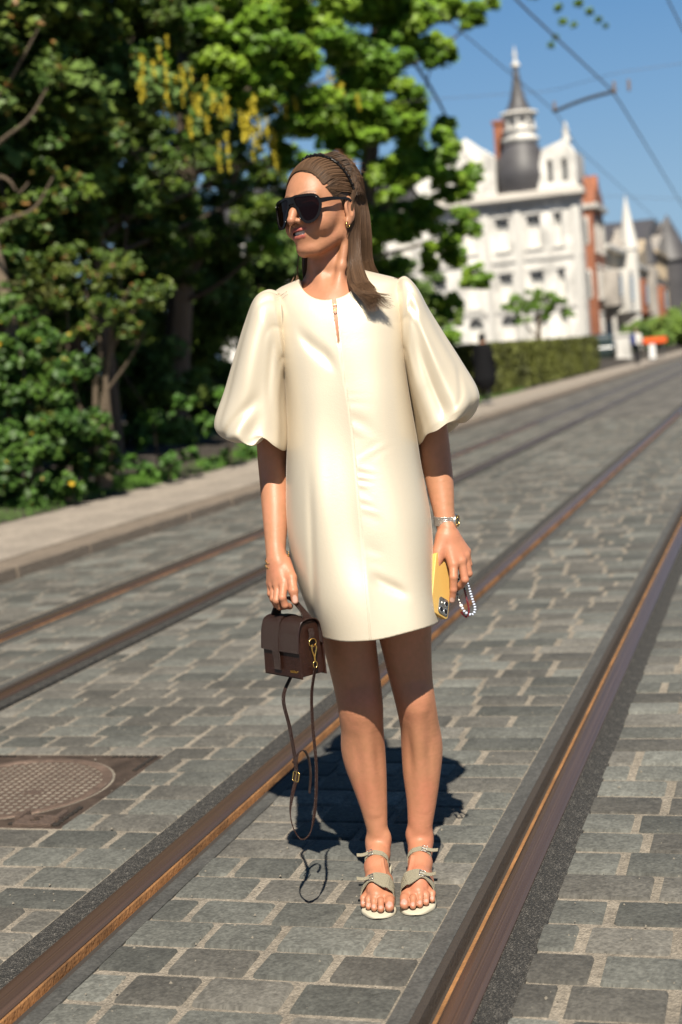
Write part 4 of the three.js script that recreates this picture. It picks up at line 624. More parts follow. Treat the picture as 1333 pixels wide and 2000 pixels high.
// ---------- phone with its bead strap ----------
{
  const t = thing('phone', 'yellow cased phone with three camera lenses and a bead strap, held in a hand', 'phone');
  const l = V(-.19, -.86, .47).normalize(), n0 = V(.80, .12, .58); n0.addScaledVector(l, -n0.dot(l)).normalize(); const w = n0.clone().cross(l).normalize(); if (w.x < 0) w.negate(); // l towards the camera end, n0 out of the back, w across
  const LL = .147, WW = .073, TT = .0115, O = V(.174, .759, .096), M = new THREE.Matrix4().makeBasis(w, l, n0).setPosition(O);
  if (M.determinant() < 0) { w.negate(); M.makeBasis(w, l, n0).setPosition(O); }
  const yel = phys(C(.60, .37, .10), .42, { bumpMap: rep(TX.fine, 30, 30), bumpScale: .0002 }), grey = phys(C(.16, .155, .14), .25, { metalness: .5 }), glass = phys(C(.006, .006, .008), .04, { clearcoat: 1 });
  const rr = (W2, H2, r, d, b) => { const s = new THREE.Shape(), x = W2 / 2, y = H2 / 2; s.moveTo(-x + r, -y); s.lineTo(x - r, -y); s.quadraticCurveTo(x, -y, x, -y + r); s.lineTo(x, y - r); s.quadraticCurveTo(x, y, x - r, y); s.lineTo(-x + r, y); s.quadraticCurveTo(-x, y, -x, y - r); s.lineTo(-x, -y + r); s.quadraticCurveTo(-x, -y, -x + r, -y); return extrude(s, d, b, 3, 8); };
  const app = (g) => g.applyMatrix4(M);
  mesh('case', app(rr(WW - .004, LL - .004, .010, TT - .004, .002).translate(0, 0, -TT / 2 + .002)), yel, t);
  mesh('screen', app(rr(WW - .008, LL - .008, .008, .0006, 0).translate(0, 0, -TT / 2 - .0007)), glass, t);
  const sgn = Math.sign(V(1, 0, 0).dot(w)) || 1;
  const cm = mesh('camera_plate', app(rr(.038, .040, .009, .0018, .0006).translate(sgn * .0115, LL / 2 - .0255, TT / 2 - .0005)), grey, t);
  for (const [x, y] of [[.002, .034], [.021, .034], [.021, .015]]) { const ring = new THREE.LatheGeometry([[.0, .0014], [.0056, .0014], [.0064, .0019], [.0078, .0019], [.0082, .001], [.0082, 0]].map((p) => new THREE.Vector2(...p)), 32).rotateX(Math.PI / 2).translate(sgn * (x * .98), LL / 2 - .0255 - .0245 + y * 1.0, TT / 2 + .0012); const L = mesh('lens', app(ring), mat.steel, cm); mesh('glass', app(new THREE.CylinderGeometry(.0062, .0062, .0006, 24).rotateX(Math.PI / 2).translate(sgn * (x * .98), LL / 2 - .05 + y, TT / 2 + .0029)), glass, cm); }
  mesh('flash', app(new THREE.SphereGeometry(.0026, 10, 8).translate(sgn * .002, LL / 2 - .0325, TT / 2 + .0012)), phys(C(.85, .8, .7), .3), cm);
  mesh('microphone', app(new THREE.SphereGeometry(.0022, 10, 8).translate(sgn * .008, LL / 2 - .043, TT / 2 + .0006)), glass, cm);
  // beads
  const beads = (pts, n, spec) => { const c = new THREE.CatmullRomCurve3(pts.map((p) => V(...p))); mesh('cord', tube(pts.map((p) => V(...p)), .0007, 60, 5), std(C(.1, .1, .1), .8), t); for (let k = 0; k < n; k++) { const q = (k + .5) / n, p = c.getPointAt(q), T = c.getTangentAt(q), [m, r, fl] = spec(q, k); const g = fl > .9 ? new THREE.SphereGeometry(r, 14, 10) : new THREE.SphereGeometry(r, 14, 10).scale(1, fl, 1); g.applyQuaternion(new THREE.Quaternion().setFromUnitVectors(V(0, 1, 0), T)).translate(p.x, p.y, p.z); mesh('bead', g, m, t); } };
  const bk = phys(C(.015, .016, .018), .15), pale = phys(C(.50, .55, .66), .28), red = phys(C(.13, .006, .010), .12, { clearcoat: .6 }), pearl = phys(C(.72, .66, .64), .3);
  beads([[.222, .768, .055], [.215, .745, .06], [.217, .725, .06], [.2195, .712, .06], [.224, .698, .062], [.230, .687, .064], [.236, .6815, .062]], 13, (q, k) => q < .56 ? [bk, .0031, .8] : q < .68 ? [mat.steel, .0026, 1] : k === 9 ? [pearl, .0046, 1] : [pale, .0036, .8]);
  beads([[.236, .775, .056], [.2405, .757, .058], [.2445, .742, .06], [.2485, .724, .06], [.252, .708, .06], [.255, .694, .06], [.2525, .683, .06], [.246, .678, .06], [.239, .680, .06]], 17, () => [pale, .0036, .68]);
  beads([[.226, .768, .052], [.231, .752, .055], [.2345, .735, .056], [.2375, .715, .056], [.2405, .697, .056], [.2395, .682, .056], [.234, .673, .056], [.2275, .678, .056], [.2215, .687, .056]], 23, (q) => q < .28 ? [bk, .0028, 1] : [red, .0029, 1]);
  rebase(t, [.19, .67, .06]);
}
// ---------- trees, shrubs and hedges ----------
const mapleAC = [[-7.0,6.03,-19.38,0.65],[-6.8,5.89,-20.75,0.61],[-6.6,6.53,-22.33,0.73],[-6.8,5.21,-21.54,0.49],[-7.0,5.32,-19.82,0.43],[-7.2,7.3,-21.78,0.76],[-7.0,7.84,-23.96,0.78],[-7.6,3.28,-21.37,0.32],[-7.2,5.56,-19.38,0.43],[-7.2,4.49,-22.81,0.35],[-7.0,6.5,-25.11,0.55],[-7.4,4.69,-22.15,0.29]];
const mapleBC = [[-6.8,6.62,-25.44,0.78],[-6.6,7.72,-28.0,0.8],[-7.0,5.5,-24.98,0.64],[-6.9,6.11,-27.85,0.76],[-6.6,7.61,-30.16,0.45],[-7.0,5.58,-30.46,0.68],[-7.2,4.95,-28.23,0.6],[-7.0,5.15,-32.85,0.54],[-7.2,4.35,-34.63,0.47],[-7.4,3.54,-32.73,0.55],[-7.4,3.2,-36.73,0.4],[-7.4,4.24,-30.96,0.59],[-7.8,3.96,-29.34,0.62],[-7.0,8.44,-27.04,0.92],[-6.6,8.85,-30.58,0.76],[-6.4,8.96,-33.37,0.35],[-8.0,2.45,-35.52,0.47],[-8.4,3.14,-31.73,0.56],[-7.2,5.82,-36.39,0.31],[-6.8,6.2,-31.28,0.31],[-6.2,9.57,-35.04,0.22],[-9.0,1.72,-40.33,0.38]];
const tipC = [[-5.8,11.23,-43.99,0.11],[-5.8,11.02,-44.95,0.11],[-5.8,10.2,-43.0,0.07],[-5.7,12.26,-48.33,0.13],[-5.7,12.63,-51.44,0.14],[-5.6,12.71,-53.32,0.11],[-5.6,12.92,-55.51,0.08],[-5.8,11.46,-47.7,0.08],[-5.8,9.77,-41.92,0.07],[-5.9,10.7,-39.71,0.14]];
const laburnumC = [[-7.6,5.08,-17.54,0.47],[-7.6,4.97,-19.07,0.45],[-7.5,4.33,-17.97,0.31],[-7.5,4.73,-20.35,0.4],[-7.4,5.13,-21.77,0.32],[-7.2,5.74,-24.01,0.32],[-7.7,5.4,-17.21,0.37],[-7.7,5.68,-20.06,0.42],[-7.8,3.98,-20.95,0.3]];
const racemesC = [[-7.25,4.86,-15.85,0.13],[-7.25,4.82,-16.2,0.14],[-7.25,4.9,-16.51,0.14],[-7.25,4.97,-16.9,0.14],[-7.25,4.63,-15.69,0.13],[-7.25,5.13,-16.41,0.14],[-7.25,4.85,-17.19,0.14],[-7.25,4.46,-16.63,0.14],[-7.25,4.64,-17.06,0.14],[-7.25,4.52,-17.36,0.14],[-7.25,4.65,-17.81,0.15],[-7.25,4.78,-18.28,0.15],[-7.25,4.37,-16.92,0.14],[-7.25,4.59,-18.41,0.15],[-7.25,4.73,-18.91,0.16],[-7.25,4.6,-19.27,0.16],[-7.25,4.72,-19.7,0.16],[-7.25,4.67,-20.11,0.17],[-7.25,4.5,-18.76,0.16],[-7.25,4.46,-19.33,0.16],[-7.25,4.56,-20.19,0.17],[-7.25,4.26,-17.89,0.15],[-7.25,5.07,-20.65,0.17],[-7.25,5.95,-24.22,0.2],[-7.25,6.0,-23.66,0.19],[-7.25,5.6,-23.0,0.19],[-7.25,5.16,-21.84,0.18],[-7.25,5.29,-22.26,0.18],[-7.25,4.22,-19.78,0.16],[-7.25,4.24,-20.32,0.17],[-7.25,3.91,-17.71,0.15],[-7.25,5.64,-24.13,0.19],[-7.25,6.11,-25.83,0.21],[-7.25,4.86,-19.14,0.16],[-7.25,4.78,-17.58,0.15],[-7.25,5.28,-20.82,0.17]];
const leftTreeC = [[-7.8,5.25,-14.73,0.51],[-7.9,5.33,-16.3,0.56],[-8.0,6.11,-18.33,0.59],[-8.0,6.4,-20.18,0.57],[-7.7,4.33,-14.24,0.5],[-7.8,4.3,-15.62,0.52],[-7.9,3.72,-16.94,0.56],[-7.6,3.39,-14.31,0.51],[-8.2,3.53,-19.39,0.49],[-8.4,3.37,-21.44,0.41],[-7.6,2.79,-13.52,0.36],[-8.1,3.09,-18.17,0.39],[-8.0,6.25,-16.84,0.58],[-7.9,5.9,-15.04,0.52],[-8.0,7.11,-20.75,0.62],[-7.9,3.12,-15.68,0.34]];
const yewAC = [[-9.4,1.28,-20.6,0.76],[-9.6,3.15,-23.18,0.76],[-8.8,0.35,-19.62,0.46],[-9.0,2.2,-19.05,0.52],[-9.8,2.11,-23.88,1.01]];
const yewBC = [[-9.8,2.93,-27.31,1.03],[-9.4,0.76,-24.55,0.89],[-10.0,4.44,-31.33,1.05],[-8.8,0.12,-22.57,0.44],[-9.8,1.44,-29.54,1.11]];
const yewCC = [[-10.2,3.15,-34.47,1.22],[-10.4,5.17,-37.64,0.97],[-10.4,3.35,-41.56,0.91],[-10.0,1.52,-39.41,0.87],[-9.8,2.4,-44.13,0.42],[-9.6,1.13,-31.89,0.95]];
const shrubClumps = [[-6.95,2.55,-13.6,0.28],[-6.65,2.42,-13.8,0.3],[-6.34,2.15,-13.9,0.22],[-7.14,2.22,-13.5,0.24],[-6.76,2.08,-13.7,0.27],[-6.13,2.24,-13.9,0.13],[-7.33,2.44,-13.4,0.26],[-6.5,1.84,-13.8,0.16],[-6.86,1.82,-13.5,0.15]];
const hedge1Clumps = [[-7.26,1.7,-12.8,0.28],[-7.04,1.81,-13.0,0.26],[-7.31,1.25,-12.7,0.31],[-6.98,1.32,-12.9,0.31],[-6.83,1.48,-13.2,0.2],[-7.38,2.12,-12.8,0.26]];
const hedge2Clumps = [[-7.17,0.74,-12.5,0.33],[-6.88,0.81,-12.7,0.28],[-6.73,0.93,-13.0,0.2],[-7.11,0.29,-12.4,0.23],[-7.24,0.46,-12.3,0.23]];
const hedge3Clumps = [[-6.9,0.31,-12.8,0.21],[-6.83,0.48,-13.2,0.2],[-6.8,0.47,-13.6,0.16],[-6.78,0.75,-13.4,0.16]];
const low1Clumps = [[-6.89,0.82,-15.0,0.15],[-6.74,0.96,-15.5,0.17],[-6.95,0.6,-14.8,0.14]];
const low2Clumps = [[-6.58,1.02,-16.5,0.2],[-6.89,0.66,-16.5,0.15],[-6.68,0.61,-17.0,0.16]];
const low3Clumps = [[-6.66,0.35,-14.8,0.15],[-6.74,0.31,-14.4,0.14],[-6.7,0.38,-15.5,0.13],[-6.88,0.39,-14.2,0.12]];
const low4Clumps = [[-6.86,0.23,-17.0,0.13],[-6.96,0.22,-18.0,0.14],[-6.84,0.12,-16.4,0.09]];
const grassClumps = [[-7.14,0.1,-14.4,0.13],[-7.11,0.08,-14.8,0.12],[-6.97,0.08,-15.0,0.09],[-7.13,0.08,-14.0,0.09],[-6.95,0.1,-15.4,0.08],[-6.95,0.07,-17.0,0.09],[-7.05,0.05,-18.4,0.11],[-7.21,-0.01,-13.2,0.07]];
const street_treeClumps = [[-12.41,3.51,-70.0,0.55],[-11.39,3.67,-70.0,0.65],[-10.28,3.31,-70.0,0.6],[-9.7,2.77,-70.0,0.35],[-11.95,2.84,-70.0,0.55],[-10.82,2.87,-70.0,0.5]];
const hazelAC = [[-8.7,4.17,-16.1,0.51],[-8.7,4.04,-17.29,0.51],[-8.8,3.64,-18.96,0.55],[-8.4,3.43,-15.05,0.42],[-8.5,3.21,-16.18,0.48],[-8.7,3.06,-17.81,0.43],[-8.9,4.31,-20.59,0.47]];
const hazelBC = [[-9.6,5.21,-22.16,0.47],[-9.8,5.06,-23.66,0.49],[-9.4,5.35,-20.97,0.4],[-9.3,2.44,-18.55,0.33],[-9.1,2.2,-17.07,0.3],[-9.3,1.21,-18.28,0.36],[-10.0,5.89,-25.79,0.49],[-8.9,3.58,-20.04,0.5],[-9.0,3.91,-22.38,0.55],[-9.0,3.01,-21.1,0.49],[-9.2,3.04,-23.59,0.49],[-9.1,4.79,-23.54,0.49],[-9.2,4.15,-25.43,0.48],[-8.8,2.77,-19.1,0.37],[-9.2,5.08,-26.23,0.44]];
// leaves scattered through clumps [x,y,z,r]: small folded blades, denser towards the outside
function leaves(clumps, o) {
  const r = rng(o.seed), pos = [], col = [], idx = []; const q = new THREE.Quaternion(), q2 = new THREE.Quaternion(), up = V(0, 1, 0), v = V(), d = V();
  for (const [cx, cy, cz, cr] of clumps) {
    const n = Math.round((o.per ?? 500) * Math.pow(cr / .6, 1.6)), sub = []; for (let k = 0; k < (o.twigs ?? 14); k++) { d.set(r() * 2 - 1, (r() * 2 - 1), r() * 2 - 1).normalize().multiplyScalar(cr * Math.pow(r(), .4)); sub.push([cx + d.x, cy + d.y * .85, cz + d.z, cr * (.22 + r() * .26), o.cols[Math.floor(r() * o.cols.length)]]); }
    for (let i = 0; i < n; i++) {
      const s = sub[i % sub.length]; d.set(r() * 2 - 1, r() * 2 - 1, r() * 2 - 1).normalize(); const rad = s[3] * Math.pow(r(), .45); const x = s[0] + d.x * rad, y = s[1] + d.y * rad * .7, z = s[2] + d.z * rad;
      if (o.floor !== undefined && y < o.floor) continue;
      const L = o.size * (.6 + r() * .7), w = L * (o.slim ?? .34); q.setFromUnitVectors(up, v.set(d.x * .6 + (r() - .5), .75 + (r() - .5) * .9, d.z * .6 + .25 + (r() - .5)).normalize()); q2.setFromAxisAngle(up, r() * 6.283); q.multiply(q2);
      const b = pos.length / 3, k = .72 + r() * .5, c = r() < (o.odd ?? 0) ? o.oddCol : s[4];
      for (const [a, h, t] of [[0, 0, -L * .5], [-w, L * .10, 0], [0, -L * .06, L * .5], [w, L * .10, 0]]) { v.set(a, h, t).applyQuaternion(q); pos.push(x + v.x, y + v.y, z + v.z); col.push(c[0] * k, c[1] * k, c[2] * k); }
      idx.push(b, b + 1, b + 2, b, b + 2, b + 3);
    }
  }
  const g = new THREE.BufferGeometry(); g.setAttribute('position', new THREE.Float32BufferAttribute(pos, 3)); g.setAttribute('color', new THREE.Float32BufferAttribute(col, 3)); g.setIndex(idx); g.computeVertexNormals(); return g;
}
mat.leaf = phys(C(1, 1, 1), .5, { vertexColors: true, side: THREE.DoubleSide, specularIntensity: .5, transmission: .25, thickness: 0 });
mat.leafDull = std(C(1, 1, 1), .75, { vertexColors: true, side: THREE.DoubleSide });
mat.bark = std(C(.11, .08, .055), .95, { bumpMap: rep(TX.rough, 3, 3), bumpScale: .02 });
mat.barkPale = std(C(.20, .15, .10), .9, { bumpMap: rep(TX.rough, 4, 4), bumpScale: .01 });
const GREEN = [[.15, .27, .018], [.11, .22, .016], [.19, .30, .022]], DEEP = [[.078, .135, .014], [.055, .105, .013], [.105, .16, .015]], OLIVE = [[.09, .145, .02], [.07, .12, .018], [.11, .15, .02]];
function plantThing(name, label, cat, base, group) { const t = thing(name, label, cat, base, 0, group); t.addPart = (nm, g, m) => { g.translate(-base[0], -base[1], -base[2]); return mesh(nm, g, m, t); }; return t; }
function tree(name, label, base, top, r0, clumps, leafOpt, leafMat, barkM = mat.bark, group, limbs = 7, seed = 1) {
  const t = plantThing(name, label, 'tree', base, group), r = rng(seed), mid = [(base[0] + top[0]) / 2 + (r() - .5) * .3, (base[1] + top[1]) / 2, (base[2] + top[2]) / 2 + (r() - .5) * .3];
  t.addPart('trunk', limb([base, [mix(base[0], mid[0], .4), mix(base[1], mid[1], .4), mix(base[2], mid[2], .4)], mid, top], [r0 * 1.25, r0, r0 * .75, r0 * .3], 18, 9), barkM);
  const sorted = [...clumps].sort(() => r() - .5).slice(0, limbs);
  for (const [x, y, z, cr] of sorted) { const f = .3 + r() * .6, s = [mix(base[0], top[0], f), mix(base[1], top[1], f), mix(base[2], top[2], f)]; t.addPart('limb', limb([s, [mix(s[0], x, .5), mix(s[1], y, .35) , mix(s[2], z, .5)], [x, y, z]], [r0 * .26, r0 * .16, r0 * .05], 10, 6), barkM); }
  t.addPart('crown', leaves(clumps, leafOpt), leafMat); return t;
}
const beds = .2;
tree('maple_tree', 'bright green broadleaf tree right above the sunglasses', [-9.6, beds, -21.5], [-8.2, 7.4, -20.5], .2, mapleAC, { seed: 21, per: 2700, twigs: 18, size: .115, slim: .42, cols: GREEN }, mat.leaf, mat.bark, 'street side garden trees', 8, 3);
tree('maple_tree', 'bright green broadleaf tree reaching into the sky beside the white house', [-9.4, beds, -30.5], [-7.6, 10.2, -30.4], .24, [...mapleBC, ...tipC], { seed: 22, per: 2600, twigs: 20, size: .14, slim: .42, cols: GREEN }, mat.leaf, mat.bark, 'street side garden trees', 10, 4);
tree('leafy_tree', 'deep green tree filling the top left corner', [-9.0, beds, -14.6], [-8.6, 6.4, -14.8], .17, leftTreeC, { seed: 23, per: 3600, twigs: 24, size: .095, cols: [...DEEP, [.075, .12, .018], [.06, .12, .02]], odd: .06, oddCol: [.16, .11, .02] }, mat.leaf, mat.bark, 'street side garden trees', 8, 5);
// added canopy, mostly hidden, placed up-sun to shade the undergrowth
{ const r = rng(91), cc = []; for (let i = 0; i < 44; i++) { const z = -10 - r() * 8; cc.push([-8.2 - r() * 4.2, 4.2 + r() * 2.6 + (z < -20 ? 1.6 : 0), z, .95 + r() * .5]); }
  tree('added_shade_tree', 'added dark tree behind the flowering tree, placed to shade the undergrowth', [-11.5, beds, -19], [-11, 7.5, -18.5], .3, cc, { seed: 92, per: 700, twigs: 18, size: .22, slim: .42, cols: DEEP }, mat.leafDull, mat.bark, 'street side garden trees', 8, 6); }
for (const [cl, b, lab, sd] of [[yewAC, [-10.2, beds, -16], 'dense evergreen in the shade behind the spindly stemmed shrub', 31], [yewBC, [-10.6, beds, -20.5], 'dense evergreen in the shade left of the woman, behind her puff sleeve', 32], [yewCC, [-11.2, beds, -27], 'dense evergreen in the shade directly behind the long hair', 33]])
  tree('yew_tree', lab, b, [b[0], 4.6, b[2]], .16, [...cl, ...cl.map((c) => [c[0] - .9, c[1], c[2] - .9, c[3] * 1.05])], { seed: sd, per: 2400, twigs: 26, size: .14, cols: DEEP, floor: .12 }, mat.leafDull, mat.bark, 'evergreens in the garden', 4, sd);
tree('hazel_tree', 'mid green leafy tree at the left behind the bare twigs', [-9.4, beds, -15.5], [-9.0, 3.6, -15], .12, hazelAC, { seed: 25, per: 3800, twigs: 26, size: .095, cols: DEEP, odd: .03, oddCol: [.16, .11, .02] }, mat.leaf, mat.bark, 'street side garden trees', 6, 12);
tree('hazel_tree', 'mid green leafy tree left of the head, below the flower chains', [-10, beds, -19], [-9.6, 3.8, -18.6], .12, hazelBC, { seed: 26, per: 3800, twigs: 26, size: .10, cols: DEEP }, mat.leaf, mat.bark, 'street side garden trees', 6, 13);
{ const r = rng(191), cc = []; for (let i = 0; i < 30; i++) { const z = -26 - r() * 9; cc.push([z * (.27 + r() * .36), 6.9 + r() * 5, z, 1.3 + r() * .5]); }
  tree('lime_tree', 'tall green tree far back, closing the canopy above the flower chains', [-14, beds, -30], [-13.5, 10, -30], .32, cc, { seed: 192, per: 460, twigs: 20, size: .24, slim: .42, cols: GREEN }, mat.leaf, mat.bark, 'street side garden trees', 8, 16); }
// laburnum with hanging flower chains
{
  const t = tree('laburnum_tree', 'laburnum tree hung with yellow flower chains', [-8.4, beds, -17], [-7.9, 5.4, -16.6], .1, laburnumC, { seed: 41, per: 1000, twigs: 14, size: .12, cols: [[.09, .16, .02], [.12, .18, .025], [.07, .14, .02]] }, mat.leaf, mat.bark, undefined, 7, 8);
  const r = rng(43), pos = [], idx = []; for (let i = 0; i < 90; i++) { const h = Math.pow(r(), .8) * .30, rad = .014 + .034 * (1 - h / .32) * (h < .05 ? h / .05 : 1) + .006, a = r() * 6.28, s = .016; const cx = Math.cos(a) * rad * r(), cz = Math.sin(a) * rad * r(), b = pos.length / 3; const u = V(r() - .5, r() - .5, r() - .5).normalize(), w = V(r() - .5, r() - .5, r() - .5).cross(u).normalize(); for (const [p, q] of [[-1, 0], [0, -1], [1, 0], [0, 1]]) pos.push(cx + (u.x * p + w.x * q) * s, -h + (u.y * p + w.y * q) * s, cz + (u.z * p + w.z * q) * s); idx.push(b, b + 1, b + 2, b, b + 2, b + 3); }
  const g = new THREE.BufferGeometry(); g.setAttribute('position', new THREE.Float32BufferAttribute(pos, 3)); g.setIndex(idx); g.computeVertexNormals(); const ym = std(C(.56, .46, .03), .7, { side: THREE.DoubleSide });
  for (const [x, y, z] of racemesC) for (let k = 0; k < 2; k++) { const m = mesh('flower_chain', g, ym, t), s = .5 + r() * .45; m.position.set(x + 8.75 + (r() - .5) * .3, y - beds + .16 + (r() - .5) * .2, z + 17 + (r() - .5) * .5); m.scale.set(s, s * (.9 + r() * .4), s); m.rotation.set((r() - .5) * .25, r() * 6, (r() - .5) * .25); }
}
// thin stemmed shrub
{
  const base = [-7.05, .16, -13.9], t = plantThing('spindly_shrub', 'spindly olive green shrub with bare twisted stems at left', 'shrub', base);
  for (const [p, r0] of [[[[-7.03, .15, -13.9], [-6.99, .8, -13.9], [-6.93, 1.2, -13.9], [-6.84, 1.55, -13.9], [-6.7, 1.95, -13.85], [-6.45, 2.3, -13.85]], .034], [[[-7.06, .15, -13.86], [-7.05, .75, -13.85], [-7.0, 1.25, -13.85], [-6.88, 1.7, -13.8], [-6.95, 2.4, -13.7]], .032], [[[-7.0, .15, -13.94], [-6.93, .7, -13.95], [-6.9, 1.15, -13.9], [-6.86, 1.5, -13.9], [-6.55, 1.95, -13.9], [-6.2, 2.25, -13.9]], .026], [[[-7.1, .15, -13.9], [-7.16, .9, -13.8], [-7.2, 1.5, -13.7], [-7.1, 2.2, -13.6]], .022], [[[-6.9, 1.2, -13.9], [-6.62, 1.5, -13.92], [-6.4, 1.8, -13.95]], .014]]) t.addPart('stem', limb(p, [r0 * 1.1, r0, r0 * .8, r0 * .35], 20, 7), mat.barkPale);
  t.addPart('crown', leaves(shrubClumps, { seed: 51, per: 2600, twigs: 20, size: .055, cols: OLIVE, odd: .05, oddCol: [.17, .075, .02] }), mat.leaf);
}
const shrubLabels = ['tall glossy laurel shrub at the left edge', 'low glossy laurel shrub in the lower left of the garden, at the pavement', 'small glossy shrub at the foot of the twisted stems'];
[hedge1Clumps, hedge2Clumps, hedge3Clumps].forEach((c, i) => { const b = [c[0][0], .14, c[0][2]], t = plantThing('laurel_shrub', shrubLabels[i], 'shrub', b, 'laurel shrubs at the pavement edge'); t.addPart('stem', limb([b, [b[0] + .05, .5, b[2]], [b[0], c[0][1], b[2]]], [.04, .03, .012], 8, 6), mat.bark); t.addPart('foliage', leaves([...c, ...c.map((q) => [q[0] - .35, q[1], q[2] - .3, q[3] * 1.1])], { seed: 60 + i, per: 1500, twigs: 14, size: .075, slim: .4, cols: [[.055, .12, .018], [.075, .15, .02], [.04, .095, .016]], floor: .13, odd: .012, oddCol: [.5, .33, .03] }), mat.leaf); });
const lowLabels = ['leafy green plant in front of the dark void, beside the twisted stems', 'leafy green plant left of the puff sleeve edge', 'low ground plant behind the lit grass', 'low ground plant beside the elbow at the path edge'];
[low1Clumps, low2Clumps, low3Clumps, low4Clumps].forEach((c, i) => { const b = [c[0][0], .14, c[0][2]], t = plantThing('garden_plant', lowLabels[i], 'plant', b, 'garden plants under the trees'); t.addPart('stem', limb([b, [b[0], .3, b[2]], [c[0][0], c[0][1], c[0][2]]], [.014, .012, .006], 6, 5), mat.bark); t.addPart('foliage', leaves(c, { seed: 70 + i, per: 900, twigs: 9, size: .085, slim: .38, cols: [[.07, .16, .02], [.05, .12, .02]], floor: .12 }), mat.leaf); });
{ // the tree's tall pale trunk at the left edge and bare twigs
  const b = [-7.75, .15, -13.2], t = plantThing('birch_tree', 'tree with a slim pale leaning trunk and bare twigs at the left edge', 'tree', b);
  t.addPart('trunk', limb([b, [-7.6, 1.3, -13.2], [-7.55, 2.09, -13.15], [-7.66, 3.0, -13.1], [-7.9, 4.2, -13.0]], [.09, .075, .07, .065, .05], 20, 9), mat.barkPale);
  for (const p of [[[-7.85, 3.95, -13], [-7.3, 4.2, -12.95], [-7, 4.51, -12.95], [-6.8, 4.8, -13]], [[-7.7, 3.4, -13], [-7.19, 3.71, -12.7], [-6.88, 3.9, -12.75], [-6.72, 4.2, -12.9]], [[-7.7, 3.2, -13], [-7.28, 3.4, -12.75], [-7.15, 3.34, -12.75], [-7.1, 3.22, -12.8], [-7.0, 3.32, -12.85]], [[-7.62, 2.7, -13.05], [-7.3, 2.95, -12.75], [-6.95, 3.05, -12.8], [-6.75, 3.35, -12.9]]]) t.addPart('twig', limb(p, [.03, .024, .016, .008], 14, 6), mat.barkPale);
  t.addPart('crown', leaves([[-7.0, 4.75, -13.0, .4], [-7.3, 4.2, -12.9, .3], [-6.7, 4.35, -12.9, .25], [-7.2, 3.1, -12.9, .22]], { seed: 81, per: 240, twigs: 9, size: .09, cols: OLIVE, odd: .12, oddCol: [.2, .1, .02] }), mat.leaf);
}
{ // grass along the edge of the bed
  const r = rng(95), pos = [], idx = [], col = []; const put = (x, z, h, k) => { const a = r() * 6.28, w = .006, b = pos.length / 3, lx = (r() - .5) * h * .9, lz = (r() - .5) * h * .9; pos.push(x - Math.cos(a) * w, .083, z - Math.sin(a) * w, x + Math.cos(a) * w, .083, z + Math.sin(a) * w, x + lx, .09 + h, z + lz); idx.push(b, b + 1, b + 2); for (let i = 0; i < 3; i++) col.push(.10 * k, .22 * k, .025 * k); };
  for (const [x, , z, cr] of grassClumps) for (let i = 0; i < 900; i++) { const a = r() * 6.28, q = Math.sqrt(r()) * cr * 2.6; put(x - .08 + Math.cos(a) * q * .8, z + Math.sin(a) * q * 1.4, .05 + r() * .12, .6 + r() * .6); }
  for (let i = 0; i < 9000; i++) { const z = -10 - r() * 30; put(-6.85 - r() * .5 + noise(1, 2, z * 1.3) * .09, z, .03 + r() * .09, .5 + r() * .5); }
  const g = new THREE.BufferGeometry(); g.setAttribute('position', new THREE.Float32BufferAttribute(pos, 3)); g.setAttribute('color', new THREE.Float32BufferAttribute(col, 3)); g.setIndex(idx); g.computeVertexNormals();
  const m = mesh('grass', g, mat.leafDull, scene); m.userData = { kind: 'stuff', label: 'thin green grass along the inner edge of the footpath', category: 'grass' };
}
// clipped hedge along the footpath: boxes of leaves, with a gap of shade at its end
function hedge(label, x, z0, z1, h, w, seed, dark = 1) {
  const b = [x, .12, (z0 + z1) / 2], t = plantThing('clipped_hedge', label, 'hedge', b), r = rng(seed), pos = [], col = [], idx = [];
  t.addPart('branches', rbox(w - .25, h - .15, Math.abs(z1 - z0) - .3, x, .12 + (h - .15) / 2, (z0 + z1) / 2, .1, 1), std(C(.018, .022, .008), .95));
  const n = Math.round(Math.abs(z1 - z0) * (h > 3 ? 420 : 900)); for (let i = 0; i < n; i++) { const f = r(); let px, py, pz; const bulge = .05 * Math.sin(i); if (f < .45) { px = x + w / 2 - r() * .12; py = .14 + r() * h; pz = mix(z0, z1, r()); } else if (f < .8) { px = x + (r() - .5) * w; py = .12 + h - r() * .12; pz = mix(z0, z1, r()); } else { px = x + (r() - .5) * w; py = .14 + r() * h; pz = (r() < .6 ? z0 : z1) + (r() - .5) * .15; } px += .06 * noise(pz * .8, py, 3); const b0 = pos.length / 3, L = (.07 + r() * .05) * (h > 3 ? 2.4 : 1), u = V(r() - .5, r() - .2, r() - .5).normalize(), v = V(r() - .5, r() - .5, r() - .5).cross(u).normalize(), k = .55 + r() * .6 + .35 * noise(pz * .9, py * 1.2, 7); for (const [p, q] of [[-1, 0], [0, -.5], [1, 0], [0, .5]]) { pos.push(px + (u.x * p + v.x * q) * L, py + (u.y * p + v.y * q) * L, pz + (u.z * p + v.z * q) * L); col.push(.085 * k * dark, .095 * k * dark, .012 * k * dark); } idx.push(b0, b0 + 1, b0 + 2, b0, b0 + 2, b0 + 3); }
  const g = new THREE.BufferGeometry(); g.setAttribute('position', new THREE.Float32BufferAttribute(pos, 3)); g.setAttribute('color', new THREE.Float32BufferAttribute(col, 3)); g.setIndex(idx); g.computeVertexNormals(); t.addPart('foliage', g, mat.leafDull);
}
hedge('tall dark hedge deep in the garden behind the trees', -14.5, -6, -26, 5.0, 1.6, 102);
hedge('long clipped green hedge between the footpath and the white house', -7.5, -36, -58.5, 1.3, 1.0, 101);
